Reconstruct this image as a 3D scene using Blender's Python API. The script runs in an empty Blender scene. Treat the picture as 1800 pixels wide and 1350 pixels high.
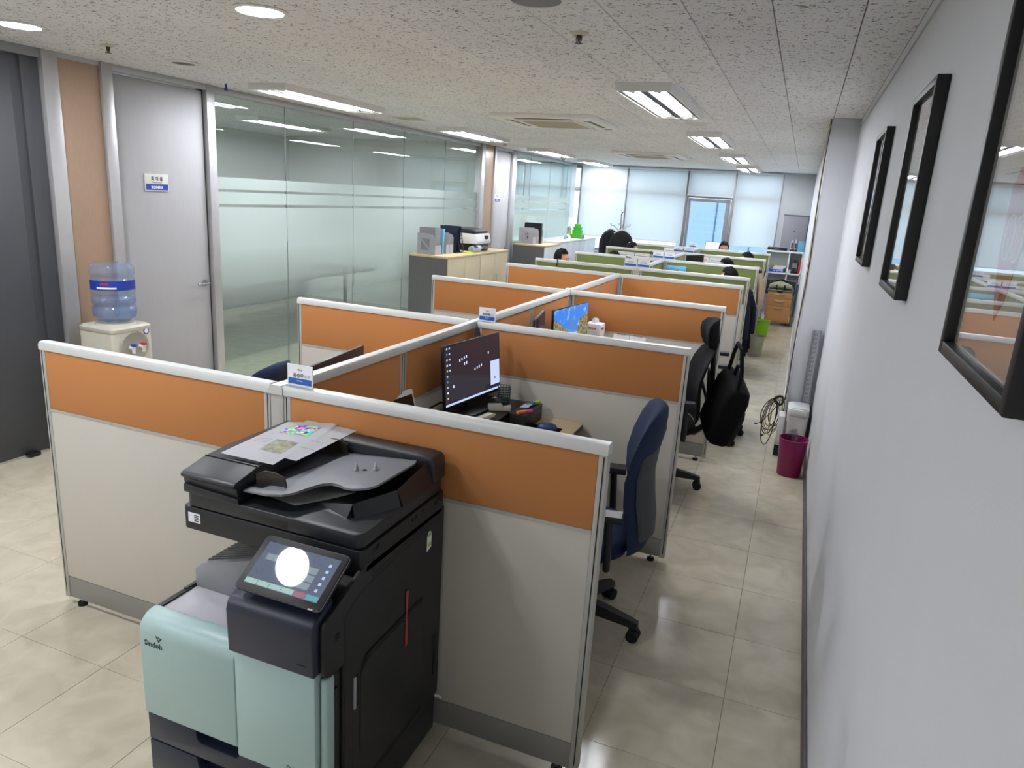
import bpy, bmesh, math, random
import numpy as np
from mathutils import Vector, Matrix
random.seed(7)
PI = math.pi
scene = bpy.context.scene
COL = scene.collection

# ------------------------------------------------------------------ camera
F_PX, YAW, PITCH, ROLL = 1268.79, 0.3617, 0.2571, 0.0632
CAM = Vector((-0.2851, 0.0, 1.8972))
cy_, sy_, cp_, sp_ = math.cos(YAW), math.sin(YAW), math.cos(PITCH), math.sin(PITCH)
DIR = Vector((-sy_*cp_, cy_*cp_, -sp_)); R0 = Vector((cy_, sy_, 0)); U0 = R0.cross(DIR)
RGT = math.cos(ROLL)*R0 + math.sin(ROLL)*U0; UPV = -math.sin(ROLL)*R0 + math.cos(ROLL)*U0
cam_d = bpy.data.cameras.new('camera'); cam = bpy.data.objects.new('camera', cam_d); COL.objects.link(cam)
cam_d.sensor_width = 36; cam_d.lens = F_PX/1800*36; cam_d.clip_start = 0.02; cam_d.clip_end = 200
m4 = Matrix((RGT, UPV, -DIR)).transposed().to_4x4(); m4.translation = CAM
cam.matrix_world = m4; scene.camera = cam
def ray(u, v): return RGT*((u-900)/F_PX) - UPV*((v-675)/F_PX) + DIR
def onz(u, v, z): d = ray(u, v); return CAM + d*((z-CAM.z)/d.z)
def onx(u, v, x): d = ray(u, v); return CAM + d*((x-CAM.x)/d.x)
def ony(u, v, y): d = ray(u, v); return CAM + d*((y-CAM.y)/d.y)

# ------------------------------------------------------------------ world, exposure
SKY_STRENGTH = 1.35
TUBE_STRENGTH = 33.0
DOWNLIGHT_STRENGTH = 66.0
world = bpy.data.worlds.new('sky'); scene.world = world; world.use_nodes = True
wn = world.node_tree.nodes; bg = wn['Background']
bg.inputs[0].default_value = (0.90, 0.96, 1.0, 1); bg.inputs[1].default_value = SKY_STRENGTH
vs = scene.view_settings
vs.view_transform = 'Standard'; vs.look = 'None'; vs.gamma = 1.0; vs.exposure = 1.68; vs.use_curve_mapping = False

cy = scene.cycles
cy.max_bounces = 6; cy.diffuse_bounces = 4; cy.glossy_bounces = 3; cy.transmission_bounces = 4; cy.transparent_max_bounces = 10
cy.caustics_reflective = False; cy.caustics_refractive = False; cy.sample_clamp_indirect = 8.0

# ------------------------------------------------------------------ materials
def lin(h):
    h = h.lstrip('#'); c = [int(h[i:i+2], 16)/255 for i in (0, 2, 4)]
    return tuple(x/12.92 if x <= .04045 else ((x+.055)/1.055)**2.4 for x in c) + (1,)
MATS = {}
def M(name, hexc, rough=.5, metal=0, var=.05, scale=25, bump=0, bscale=300, stretch=None, emit=0, spec=.5, trans=0, coat=0, alpha=1, rvar=0, rand=0):
    if name in MATS: return MATS[name]
    m = bpy.data.materials.new(name); m.use_nodes = True; nt = m.node_tree; N = nt.nodes; L = nt.links
    b = N['Principled BSDF']; c = lin(hexc)
    b.inputs['Roughness'].default_value = rough; b.inputs['Metallic'].default_value = metal
    b.inputs['Specular IOR Level'].default_value = spec
    b.inputs['Transmission Weight'].default_value = trans; b.inputs['Coat Weight'].default_value = coat; b.inputs['Alpha'].default_value = alpha
    tc = N.new('ShaderNodeTexCoord'); mp = N.new('ShaderNodeMapping'); L.new(tc.outputs['Object'], mp.inputs[0])
    if stretch: mp.inputs['Scale'].default_value = stretch
    nz = N.new('ShaderNodeTexNoise'); nz.inputs['Scale'].default_value = scale; nz.inputs['Detail'].default_value = 5
    L.new(mp.outputs[0], nz.inputs['Vector'])
    rp = N.new('ShaderNodeMapRange'); rp.inputs[1].default_value = .25; rp.inputs[2].default_value = .75
    rp.inputs[3].default_value = 1-var; rp.inputs[4].default_value = 1+var
    L.new(nz.outputs[0], rp.inputs[0])
    mx = N.new('ShaderNodeVectorMath'); mx.operation = 'SCALE'; mx.inputs[0].default_value = c[:3]; L.new(rp.outputs[0], mx.inputs['Scale'])
    last = mx.outputs[0]
    if rand:
        oi = N.new('ShaderNodeObjectInfo'); r2 = N.new('ShaderNodeMapRange'); r2.inputs[3].default_value = 1-rand; r2.inputs[4].default_value = 1+rand
        L.new(oi.outputs['Random'], r2.inputs[0]); m2 = N.new('ShaderNodeVectorMath'); m2.operation = 'SCALE'
        L.new(last, m2.inputs[0]); L.new(r2.outputs[0], m2.inputs['Scale']); last = m2.outputs[0]
    L.new(last, b.inputs['Base Color'])
    if rvar:
        r3 = N.new('ShaderNodeMapRange'); r3.inputs[3].default_value = rough-rvar; r3.inputs[4].default_value = rough+rvar
        L.new(nz.outputs[0], r3.inputs[0]); L.new(r3.outputs[0], b.inputs['Roughness'])
    if bump:
        n2 = N.new('ShaderNodeTexNoise'); n2.inputs['Scale'].default_value = bscale; n2.inputs['Detail'].default_value = 3
        L.new(mp.outputs[0], n2.inputs['Vector']); bp = N.new('ShaderNodeBump'); bp.inputs['Strength'].default_value = bump; bp.inputs['Distance'].default_value = .002
        L.new(n2.outputs[0], bp.inputs['Height']); L.new(bp.outputs[0], b.inputs['Normal'])
    if emit:
        b.inputs['Emission Color'].default_value = c; b.inputs['Emission Strength'].default_value = emit
    MATS[name] = m; return m
def emis(name, hexc, strength):
    m = bpy.data.materials.new(name); m.use_nodes = True; N = m.node_tree.nodes
    N.remove(N['Principled BSDF']); e = N.new('ShaderNodeEmission'); e.inputs[0].default_value = lin(hexc); e.inputs[1].default_value = strength
    m.node_tree.links.new(e.outputs[0], N['Material Output'].inputs[0]); MATS[name] = m; return m
def schlick(N, L, f0=.04):
    lw = N.new('ShaderNodeLayerWeight'); lw.inputs[0].default_value = .5; p = N.new('ShaderNodeMath'); p.operation = 'POWER'; p.inputs[1].default_value = 5
    L.new(lw.outputs['Facing'], p.inputs[0]); q = N.new('ShaderNodeMath'); q.operation = 'MULTIPLY_ADD'; q.inputs[1].default_value = 1-f0; q.inputs[2].default_value = f0
    L.new(p.outputs[0], q.inputs[0]); return q.outputs[0]
def glass_mat(name, tint, refl=1.0, rough=0.0):
    m = bpy.data.materials.new(name); m.use_nodes = True; N = m.node_tree.nodes; L = m.node_tree.links
    N.remove(N['Principled BSDF']); t = N.new('ShaderNodeBsdfTransparent'); t.inputs[0].default_value = lin(tint)
    g = N.new('ShaderNodeBsdfGlossy'); g.inputs['Roughness'].default_value = rough; g.inputs[0].default_value = (refl, refl, refl, 1)
    fr = schlick(N, L); mx = N.new('ShaderNodeMixShader')
    L.new(fr, mx.inputs[0]); L.new(t.outputs[0], mx.inputs[1]); L.new(g.outputs[0], mx.inputs[2]); L.new(mx.outputs[0], N['Material Output'].inputs[0])
    MATS[name] = m; return m

M('wall_paint', 'cdcfd3', .75, var=.015, scale=4, bump=.15, bscale=120)
M('wall_grey', 'b9bcbd', .7, var=.02, scale=4)
M('grout', '877f6c', .8); M('ceiling_gap', '84807a', .9)
M('aluminium', 'b9b9ba', .42, .55, var=.03); M('frame_grey', '8f9092', .42, .45, var=.03)
M('dark_door', '4a4b50', .55, .1, var=.05, scale=6, stretch=(30, 30, .6), bump=.1)
M('grey_door', 'aeaeb0', .62, .1, var=.05, scale=8, stretch=(60, 60, .5), bump=.06, bscale=40)
M('door_edge', '3a3a3d', .6)
M('copper_wood', 'ab907a', .28, .12, var=.06, scale=20, stretch=(8, 8, .8))
M('white_plastic', 'dcdcd8', .38); M('cream_plastic', 'cbc8b8', .4); M('black_plastic', '111215', .42, var=.06)
M('charcoal_plastic', '1b1c20', .46, var=.05, bump=.12, bscale=900); M('charcoal_light', '25272c', .38, var=.05, bump=.15, bscale=900)
M('navy_plastic', '1c2338', .4, var=.04, bump=.08, bscale=900); M('mint_plastic', 'a8c3c0', .38, var=.01)
M('tray_grey', '7d7f85', .5, var=.03); M('light_grey_plastic', 'a9a9ae', .5, var=.02); M('rib_grey', '5c5d5c', .6, var=.05)
M('rubber', '0e0e10', .7); M('smoke_plastic', '3a352b', .12, trans=.35, var=.1)
M('paper', 'f2f2f6', .7, var=.01); M('ink', '2a2a2e', .7); M('ink_grey', '9a9aa2', .7); M('blue_print', '2c5fb4', .5); M('logo_ink', '253136', .5)
M('panel_cap', 'cdcecb', .38, .1, var=.02); M('panel_frame', 'b3b1aa', .42, .2, var=.03); M('panel_slot', '24231f', .7)
M('orange_fabric', 'bd7e48', .92, var=.10, scale=900, bump=.35, bscale=1400); M('green_fabric', '74804a', .92, var=.08, scale=900, bump=.3, bscale=1400)
M('laminate', 'c3beb3', .5, var=.04, scale=500); M('kick_metal', '8f8d88', .5, .25, var=.05, scale=600)
M('desk_top', 'd2bf98', .4, var=.06, scale=14, stretch=(2, 20, 2)); M('desk_edge', '4c4640', .6); M('desk_leg', '8d8a84', .5)
M('blue_fabric', '122344', .9, var=.18, scale=700, bump=.4, bscale=900); M('dark_mesh', '3f4246', .8, var=.25, scale=500, bump=.5, bscale=700)
M('black_fabric', '0b0b0d', .9, spec=.2, var=.15, scale=300, bump=.4, bscale=700); M('black_mesh', '101114', .8, spec=.25, var=.3, scale=600, bump=.6, bscale=800)
M('navy_cloth', '14182a', .9, var=.2, scale=60, bump=.3, bscale=500); M('beige_cloth', 'b9a18b', .95, var=.12, scale=80, bump=.5, bscale=400)
M('black_cloth', '141518', .9, var=.2, scale=60, bump=.3, bscale=500)
M('oak', 'd3bd93', .45, var=.10, scale=12, stretch=(14, 14, .9)); M('oak_face', 'c9bca0', .5, var=.10, scale=14, stretch=(16, 16, .8))
M('cab_grey', '5f605f', .6, var=.04); M('cab_white', 'dcdfe2', .4, var=.02); M('chest_wood', 'c08a55', .5, var=.12, scale=12, stretch=(3, 3, 14))
M('locker_grey', '7b7a80', .5, var=.04, scale=300); M('magenta_plastic', '8d1457', .38, var=.06); M('lime_plastic', '8fd00a', .4, var=.04)
M('bin_taupe', 'a8a498', .55, var=.05); M('green_box', '4fc82a', .3, trans=.2); M('red_plastic', 'c9262c', .4); M('blue_box', '5f9fbf', .5)
M('royal_blue', '1f3fa6', .5); M('sky_blue', '6fb4d8', .45); M('khaki', '9a9b80', .8, var=.3, scale=18, bump=.4); M('cardboard', '8d7c68', .85)
M('skin', 'c08d73', .55, var=.05); M('hair', '080809', .75, spec=.2, var=.4, scale=60, stretch=(1, 1, 4)); M('steel', 'a7abb0', .3, .9); M('trouser', '23242a', .9, var=.1)
M('shirt_navy', '232a3c', .9, var=.1); M('shirt_grey', '6f7378', .9, var=.1); M('shirt_white', 'd0d2d6', .85)
M('lime_paper', 'b6d21f', .6); M('orange_note', 'f08a52', .6); M('pink_note', 'e35a93', .6); M('teal_note', '3f8fa8', .6); M('dark_teal', '16504f', .5)
M('wire_black', '141414', .6); M('wire_yellow', 'a79b5d', .6); M('red_tape', 'b0463d', .6); M('baseboard', '4f4c4e', .6); M('black_joint', '121212', .8)
M('diffuser_white', 'e6e6e2', .5, var=.01); M('reflector', 'e8e8e8', .25, .3); M('vent_beige', 'b8ae98', .5); M('brass_dark', '4c4638', .4, .6)
M('frame_black', '141416', .45); M('poster', 'c9c7c2', .6, var=.04, scale=3); M('poster_red', 'a8343a', .6, var=.1); M('poster_line', 'd9a9a4', .6)
M('blue_pvc', '5d7f9f', .5); M('grey_wedge', '8d8f90', .6, var=.03)
M('bldg_white', 'e7e9ea', .7); M('bldg_blue', '7d90a6', .5); M('bldg_glass', '3e556b', .2)
emis('tube_glow', 'f4f7ff', TUBE_STRENGTH); emis('downlight_glow', 'f6f8ff', DOWNLIGHT_STRENGTH)
glass_mat('clear_glass', 'eff5f2'); glass_mat('frame_glass', 'f4f4f4'); glass_mat('window_glass', 'dfe9ee'); glass_mat('acrylic', 'f6f8fa')

def node_mat(name):
    m = bpy.data.materials.new(name); m.use_nodes = True; MATS[name] = m; return m, m.node_tree.nodes, m.node_tree.links
# ceiling tile: fissured mineral fibre
m, N, L = node_mat('ceiling_tile'); b = N['Principled BSDF']; b.inputs['Roughness'].default_value = .9
ge = N.new('ShaderNodeNewGeometry'); mp = N.new('ShaderNodeMapping'); mp.inputs['Scale'].default_value = (1, 1, 1)
L.new(ge.outputs['Position'], mp.inputs[0])
nz = N.new('ShaderNodeTexNoise'); nz.inputs['Scale'].default_value = 52; nz.inputs['Detail'].default_value = 2; nz.inputs['Distortion'].default_value = 1.2
L.new(mp.outputs[0], nz.inputs[0]); rmp = N.new('ShaderNodeValToRGB'); rmp.color_ramp.elements[0].position = .35; rmp.color_ramp.elements[1].position = .40
rmp.color_ramp.elements[0].color = lin('7d7c7a'); rmp.color_ramp.elements[1].color = lin('ecedef')
L.new(nz.outputs[0], rmp.inputs[0]); oi = N.new('ShaderNodeObjectInfo'); r2 = N.new('ShaderNodeMapRange'); r2.inputs[3].default_value = .97; r2.inputs[4].default_value = 1.03
L.new(oi.outputs['Random'], r2.inputs[0]); vm = N.new('ShaderNodeVectorMath'); vm.operation = 'SCALE'; L.new(rmp.outputs[0], vm.inputs[0]); L.new(r2.outputs[0], vm.inputs['Scale'])
L.new(vm.outputs[0], b.inputs['Base Color'])
bp = N.new('ShaderNodeBump'); bp.inputs['Strength'].default_value = .4; bp.inputs['Distance'].default_value = .003; L.new(nz.outputs[0], bp.inputs['Height']); L.new(bp.outputs[0], b.inputs['Normal'])
# floor tile: mottled vinyl with a waxed sheen
m, N, L = node_mat('floor_tile'); b = N['Principled BSDF']
ge = N.new('ShaderNodeNewGeometry'); n1 = N.new('ShaderNodeTexNoise'); n1.inputs['Scale'].default_value = 7; n1.inputs['Detail'].default_value = 6; n1.inputs['Distortion'].default_value = .8
L.new(ge.outputs['Position'], n1.inputs[0]); rmp = N.new('ShaderNodeValToRGB'); rmp.color_ramp.elements[0].position = .3; rmp.color_ramp.elements[1].position = .7
rmp.color_ramp.elements[0].color = lin('bdb59f'); rmp.color_ramp.elements[1].color = lin('d2cab5'); L.new(n1.outputs[0], rmp.inputs[0])
oi = N.new('ShaderNodeObjectInfo'); r2 = N.new('ShaderNodeMapRange'); r2.inputs[3].default_value = .95; r2.inputs[4].default_value = 1.04
L.new(oi.outputs['Random'], r2.inputs[0]); vm = N.new('ShaderNodeVectorMath'); vm.operation = 'SCALE'; L.new(rmp.outputs[0], vm.inputs[0]); L.new(r2.outputs[0], vm.inputs['Scale'])
L.new(vm.outputs[0], b.inputs['Base Color']); b.inputs['Roughness'].default_value = .17
n2 = N.new('ShaderNodeTexNoise'); n2.inputs['Scale'].default_value = 90; n2.inputs['Detail'].default_value = 2; L.new(ge.outputs['Position'], n2.inputs[0])
bp = N.new('ShaderNodeBump'); bp.inputs['Strength'].default_value = .25; bp.inputs['Distance'].default_value = .001; L.new(n2.outputs[0], bp.inputs['Height']); L.new(bp.outputs[0], b.inputs['Normal'])
# roller blind: thin woven, lets daylight through
m, N, L = node_mat('blind'); N.remove(N['Principled BSDF'])
df = N.new('ShaderNodeBsdfDiffuse'); tr = N.new('ShaderNodeBsdfTranslucent'); mx = N.new('ShaderNodeMixShader'); mx.inputs[0].default_value = .5
tc = N.new('ShaderNodeTexCoord'); nz = N.new('ShaderNodeTexNoise'); nz.inputs['Scale'].default_value = 160; L.new(tc.outputs['Object'], nz.inputs[0])
rmp = N.new('ShaderNodeValToRGB'); rmp.color_ramp.elements[0].color = lin('cfd2d2'); rmp.color_ramp.elements[1].color = lin('dfe2e3'); L.new(nz.outputs[0], rmp.inputs[0])
for s in (df, tr): L.new(rmp.outputs[0], s.inputs[0])
L.new(df.outputs[0], mx.inputs[1]); L.new(tr.outputs[0], mx.inputs[2]); L.new(mx.outputs[0], N['Material Output'].inputs[0])
# frosted gradient film (world height drives the printed dots' density)
m, N, L = node_mat('frost_film'); N.remove(N['Principled BSDF'])
ge = N.new('ShaderNodeNewGeometry'); sx = N.new('ShaderNodeSeparateXYZ'); L.new(ge.outputs['Position'], sx.inputs[0])
mr = N.new('ShaderNodeMapRange'); mr.inputs[1].default_value = .70; mr.inputs[2].default_value = 1.28; mr.inputs[3].default_value = .22; mr.inputs[4].default_value = .90; L.new(sx.outputs['Z'], mr.inputs[0])
df = N.new('ShaderNodeBsdfDiffuse'); df.inputs[0].default_value = lin('ccd5d2'); tr = N.new('ShaderNodeBsdfTranslucent'); tr.inputs[0].default_value = lin('d8e0dd')
m1 = N.new('ShaderNodeMixShader'); m1.inputs[0].default_value = .62; L.new(df.outputs[0], m1.inputs[1]); L.new(tr.outputs[0], m1.inputs[2])
tp = N.new('ShaderNodeBsdfTransparent'); tp.inputs[0].default_value = (.93, .97, .95, 1); m2 = N.new('ShaderNodeMixShader'); L.new(mr.outputs[0], m2.inputs[0])
L.new(tp.outputs[0], m2.inputs[1]); L.new(m1.outputs[0], m2.inputs[2]); L.new(m2.outputs[0], N['Material Output'].inputs[0])
# bottle water plastic
m, N, L = node_mat('bottle_plastic'); b = N['Principled BSDF']; b.inputs['Base Color'].default_value = lin('9db6dc'); b.inputs['Roughness'].default_value = .06
N.remove(b); t = N.new('ShaderNodeBsdfTransparent'); t.inputs[0].default_value = lin('eff4fb'); g = N.new('ShaderNodeBsdfGlossy'); g.inputs['Roughness'].default_value = .05
d = N.new('ShaderNodeBsdfDiffuse'); d.inputs[0].default_value = lin('9dbbe6'); lw = N.new('ShaderNodeLayerWeight'); lw.inputs[0].default_value = .35
m1 = N.new('ShaderNodeMixShader'); m1.inputs[0].default_value = .14; L.new(t.outputs[0], m1.inputs[1]); L.new(d.outputs[0], m1.inputs[2])
m2 = N.new('ShaderNodeMixShader'); L.new(schlick(N, L), m2.inputs[0]); L.new(m1.outputs[0], m2.inputs[1]); L.new(g.outputs[0], m2.inputs[2])
L.new(m2.outputs[0], N['Material Output'].inputs[0])
# screens
def screen_mat(name, base, strength, gloss=True):
    m, N, L = node_mat(name); b = N['Principled BSDF']; b.inputs['Base Color'].default_value = (.01, .01, .012, 1); b.inputs['Roughness'].default_value = .02
    b.inputs['Emission Color'].default_value = lin(base); b.inputs['Emission Strength'].default_value = strength*.42; return m
screen_mat('screen_desktop', '2a252f', .8); screen_mat('screen_panel', '5a6478', .8); screen_mat('screen_black', '050506', .3)
screen_mat('ui_white', 'dfe8ff', 1.0); screen_mat('ui_window', 'b9c8f2', .9); screen_mat('ui_icon', 'a8c0d8', .9); screen_mat('ui_blue', '4f86c8', .8); screen_mat('ui_teal', '6aa9b8', .7); screen_mat('ui_rose', 'a8707e', .7); screen_mat('ui_mint', 'a3c6bb', .75); screen_mat('ui_card', '93a8ae', .6); screen_mat('ui_yellow', 'c8c850', .8)
# mountain wallpaper on a screen (object space: x across, z up)
m, N, L = node_mat('screen_mountain'); b = N['Principled BSDF']; b.inputs['Base Color'].default_value = (.01, .01, .012, 1); b.inputs['Roughness'].default_value = .15
tc = N.new('ShaderNodeTexCoord'); sx = N.new('ShaderNodeSeparateXYZ'); L.new(tc.outputs['Object'], sx.inputs[0])
def mth(op, a, bb=None):
    n = N.new('ShaderNodeMath'); n.operation = op
    for i, v in enumerate((a, bb)):
        if v is None: continue
        if isinstance(v, (int, float)): n.inputs[i].default_value = v
        else: L.new(v, n.inputs[i])
    return n.outputs[0]
nz = N.new('ShaderNodeTexNoise'); nz.inputs['Scale'].default_value = 14; nz.inputs['Detail'].default_value = 8; L.new(tc.outputs['Object'], nz.inputs[0])
X, Z = sx.outputs['X'], sx.outputs['Z']; nv = mth('MULTIPLY', mth('SUBTRACT', nz.outputs[0], .5), .09)
cliffL = mth('LESS_THAN', mth('ADD', X, mth('MULTIPLY', Z, .25)), mth('ADD', nv, -.045)); cliffL = mth('MULTIPLY', cliffL, mth('LESS_THAN', Z, mth('ADD', mth('MULTIPLY', X, -.45), mth('ADD', nv, -.02))))
cliffR = mth('GREATER_THAN', X, mth('ADD', mth('MULTIPLY', Z, .35), mth('ADD', nv, .10))); cliffR = mth('MULTIPLY', cliffR, mth('LESS_THAN', Z, mth('ADD', mth('MULTIPLY', X, .25), mth('ADD', nv, .03))))
rock = mth('MAXIMUM', cliffL, cliffR); mtn = mth('LESS_THAN', mth('ADD', Z, mth('ABSOLUTE', mth('MULTIPLY', X, .7))), mth('ADD', nv, .09)); snow = mth('LESS_THAN', Z, -.02)
n3 = N.new('ShaderNodeTexNoise'); n3.inputs['Scale'].default_value = 60; n3.inputs['Detail'].default_value = 6; L.new(tc.outputs['Object'], n3.inputs[0])
rk = N.new('ShaderNodeValToRGB'); rk.color_ramp.elements[0].color = lin('15180f'); rk.color_ramp.elements[1].color = lin('a59b70'); rk.color_ramp.elements[0].position = .35; rk.color_ramp.elements[1].position = .65; L.new(n3.outputs[0], rk.inputs[0])
sk = N.new('ShaderNodeValToRGB'); sk.color_ramp.elements[0].color = lin('2f7fe0'); sk.color_ramp.elements[1].color = lin('cfe4f6'); sk.color_ramp.elements[0].position = .54; sk.color_ramp.elements[1].position = .74; L.new(nz.outputs[0], sk.inputs[0])
def mixc(fac, a, bb):
    n = N.new('ShaderNodeMix'); n.data_type = 'RGBA'; L.new(fac, n.inputs[0])
    for i, v in ((6, a), (7, bb)):
        if isinstance(v, str): n.inputs[i].default_value = lin(v)
        else: L.new(v, n.inputs[i])
    return n.outputs[2]
c = mixc(mtn, sk.outputs[0], '4a7fc4'); c = mixc(snow, c, 'b9bfd6'); c = mixc(rock, c, rk.outputs[0])
L.new(c, b.inputs['Emission Color']); b.inputs['Emission Strength'].default_value = .36
# printed colour chart and photo on paper
m, N, L = node_mat('print_chart'); b = N['Principled BSDF']; b.inputs['Roughness'].default_value = .7
tc = N.new('ShaderNodeTexCoord'); vo = N.new('ShaderNodeTexVoronoi'); vo.distance = 'CHEBYCHEV'; vo.inputs['Scale'].default_value = 95; vo.inputs['Randomness'].default_value = 0; L.new(tc.outputs['Object'], vo.inputs[0])
hs = N.new('ShaderNodeHueSaturation'); hs.inputs['Saturation'].default_value = 1.3; L.new(vo.outputs['Color'], hs.inputs['Color']); L.new(hs.outputs[0], b.inputs['Base Color'])
M('print_photo', '8d8d72', .6, var=.6, scale=40)

# ------------------------------------------------------------------ mesh builder
class MB:
    def __init__(s): s.bm = bmesh.new()
    def _tf(s, vs, mtx):
        if mtx is not None: bmesh.ops.transform(s.bm, matrix=mtx, verts=vs)
    def box(s, x0, x1, y0, y1, z0, z1, bev=0, seg=2, mtx=None):
        x0, x1 = min(x0, x1), max(x0, x1); y0, y1 = min(y0, y1), max(y0, y1); z0, z1 = min(z0, z1), max(z0, z1)
        b2 = bmesh.new(); r = bmesh.ops.create_cube(b2, size=1)
        for v in b2.verts: v.co = Vector(((x0+x1)/2+v.co.x*(x1-x0), (y0+y1)/2+v.co.y*(y1-y0), (z0+z1)/2+v.co.z*(z1-z0)))
        if bev: bmesh.ops.bevel(b2, geom=b2.edges[:], offset=min(bev, .49*min(x1-x0, y1-y0, z1-z0)), segments=seg, affect='EDGES', profile=.5)
        s._merge(b2, mtx); return s
    def _merge(s, b2, mtx=None):
        if mtx is not None: bmesh.ops.transform(b2, matrix=mtx, verts=b2.verts[:])
        mp = {v: s.bm.verts.new(v.co) for v in b2.verts}
        for f in b2.faces:
            try: s.bm.faces.new([mp[v] for v in f.verts])
            except ValueError: pass
        b2.free()
    def poly(s, vs, fs, mtx=None):
        vv = [s.bm.verts.new((mtx @ Vector(v)) if mtx is not None else Vector(v)) for v in vs]
        for f in fs:
            try: s.bm.faces.new([vv[i] for i in f])
            except ValueError: pass
        return s
    def prism(s, pts, plane, a, b, bev=0, seg=2, mtx=None):
        def P(p, d): return {'xy': (p[0], p[1], d), 'xz': (p[0], d, p[1]), 'yz': (d, p[0], p[1])}[plane]
        n = len(pts); b2 = bmesh.new(); lo = [b2.verts.new(P(p, a)) for p in pts]; hi = [b2.verts.new(P(p, b)) for p in pts]
        b2.faces.new(lo[::-1]); b2.faces.new(hi)
        for i in range(n): b2.faces.new([lo[i], lo[(i+1) % n], hi[(i+1) % n], hi[i]])
        bmesh.ops.recalc_face_normals(b2, faces=b2.faces[:])
        if bev: bmesh.ops.bevel(b2, geom=b2.edges[:], offset=bev, segments=seg, affect='EDGES', profile=.5, clamp_overlap=True)
        s._merge(b2, mtx); return s
    def cyl(s, p0, p1, r0, r1=None, n=20, caps=True):
        return s.tube([p0, p1], [r0, r0 if r1 is None else r1], n, caps)
    def tube(s, pts, r, n=8, caps=True, sx=1.0):
        pts = [Vector(p) for p in pts]; k = len(pts); rr = r if isinstance(r, (list, tuple)) else [r]*k
        rings = []; up = None
        for i, p in enumerate(pts):
            t = (pts[min(i+1, k-1)]-pts[max(i-1, 0)]).normalized()
            if up is None: up = Vector((0, 0, 1)) if abs(t.z) < .9 else Vector((1, 0, 0))
            a = t.cross(up).normalized(); up2 = a.cross(t).normalized(); up = up2
            rings.append([s.bm.verts.new(p+(a*math.cos(2*PI*j/n)*sx+up2*math.sin(2*PI*j/n))*rr[i]) for j in range(n)])
        for i in range(k-1):
            for j in range(n): s.bm.faces.new([rings[i][j], rings[i][(j+1) % n], rings[i+1][(j+1) % n], rings[i+1][j]])
        if caps:
            s.bm.faces.new(rings[0][::-1]); s.bm.faces.new(rings[-1])
        return s
    def lathe(s, prof, n=32, c=(0, 0, 0), sx=1, sy=1, caps=True, mtx=None):
        b2 = bmesh.new(); rings = []
        for r, z in prof: rings.append([b2.verts.new((c[0]+r*sx*math.cos(2*PI*j/n), c[1]+r*sy*math.sin(2*PI*j/n), c[2]+z)) for j in range(n)])
        for i in range(len(prof)-1):
            for j in range(n): b2.faces.new([rings[i][j], rings[i][(j+1) % n], rings[i+1][(j+1) % n], rings[i+1][j]])
        if caps:
            if prof[0][0] > 1e-4: b2.faces.new(rings[0][::-1])
            if prof[-1][0] > 1e-4: b2.faces.new(rings[-1])
        bmesh.ops.remove_doubles(b2, verts=b2.verts[:], dist=1e-5); s._merge(b2, mtx); return s
    def loft(s, rings, caps=True, mtx=None):
        b2 = bmesh.new(); R = [[b2.verts.new(p) for p in r] for r in rings]; n = len(rings[0])
        for i in range(len(R)-1):
            for j in range(n): b2.faces.new([R[i][j], R[i][(j+1) % n], R[i+1][(j+1) % n], R[i+1][j]])
        if caps: b2.faces.new(R[0][::-1]); b2.faces.new(R[-1])
        s._merge(b2, mtx); return s
    def grid(s, fn, nu, nv, thick=0):
        P = [[Vector(fn(u/nu, v/nv)) for v in range(nv+1)] for u in range(nu+1)]
        b2 = bmesh.new(); V = [[b2.verts.new(p) for p in row] for row in P]
        for u in range(nu):
            for v in range(nv): b2.faces.new([V[u][v], V[u+1][v], V[u+1][v+1], V[u][v+1]])
        if thick: bmesh.ops.solidify(b2, geom=b2.faces[:], thickness=thick)
        s._merge(b2); return s
    def build(s, name, mat, parent=None, world=False, smooth=35, keep=False):
        bmesh.ops.recalc_face_normals(s.bm, faces=s.bm.faces[:])
        me = bpy.data.meshes.new(name); s.bm.to_mesh(me); s.bm.free()
        return link_mesh(name, me, mat, parent, world, smooth, keep)
def link_mesh(name, me, mat, parent=None, world=False, smooth=35, keep=False):
    me.materials.append(MATS[mat] if isinstance(mat, str) else mat)
    if smooth:
        me.polygons.foreach_set('use_smooth', [True]*len(me.polygons))
        me.set_sharp_from_angle(angle=math.radians(smooth))
    o = bpy.data.objects.new(name, me); COL.objects.link(o)
    org = WL(parent) if (world and parent is not None) else Vector((0, 0, 0))
    if not keep and len(me.vertices):
        co = np.empty(len(me.vertices)*3, dtype=np.float32); me.vertices.foreach_get('co', co); co = co.reshape(-1, 3)
        c = (co.min(0)+co.max(0))/2
        if parent is None: c[2] = co[:, 2].min()
        co -= c; me.vertices.foreach_set('co', co.ravel()); me.update(); o.location = Vector(c.tolist())-org
    else: o.location = -org
    if parent is not None: o.parent = parent
    return o
def WL(o):
    v = Vector((0, 0, 0))
    while o is not None: v += o.location; o = o.parent
    return v
def tag(o, label, cat, group=None):
    o['label'] = label; o['category'] = cat
    if group: o['group'] = group
    return o
def thing(name, label, cat, loc=(0, 0, 0), rz=0, group=None):
    o = bpy.data.objects.new(name, None); COL.objects.link(o); o.location = loc; o.rotation_euler = (0, 0, rz); o.empty_display_size = .1
    return tag(o, label, cat, group)
def struct(o): o['kind'] = 'structure'; return o
def sroot(name, loc=(0, 0, 0)):
    o = bpy.data.objects.new(name, None); COL.objects.link(o); o.location = loc; return struct(o)
def dup(o, parent=None):
    c = o.copy(); COL.objects.link(c); c.parent = parent
    for ch in list(o.children): dup(ch, c)
    return c
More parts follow.
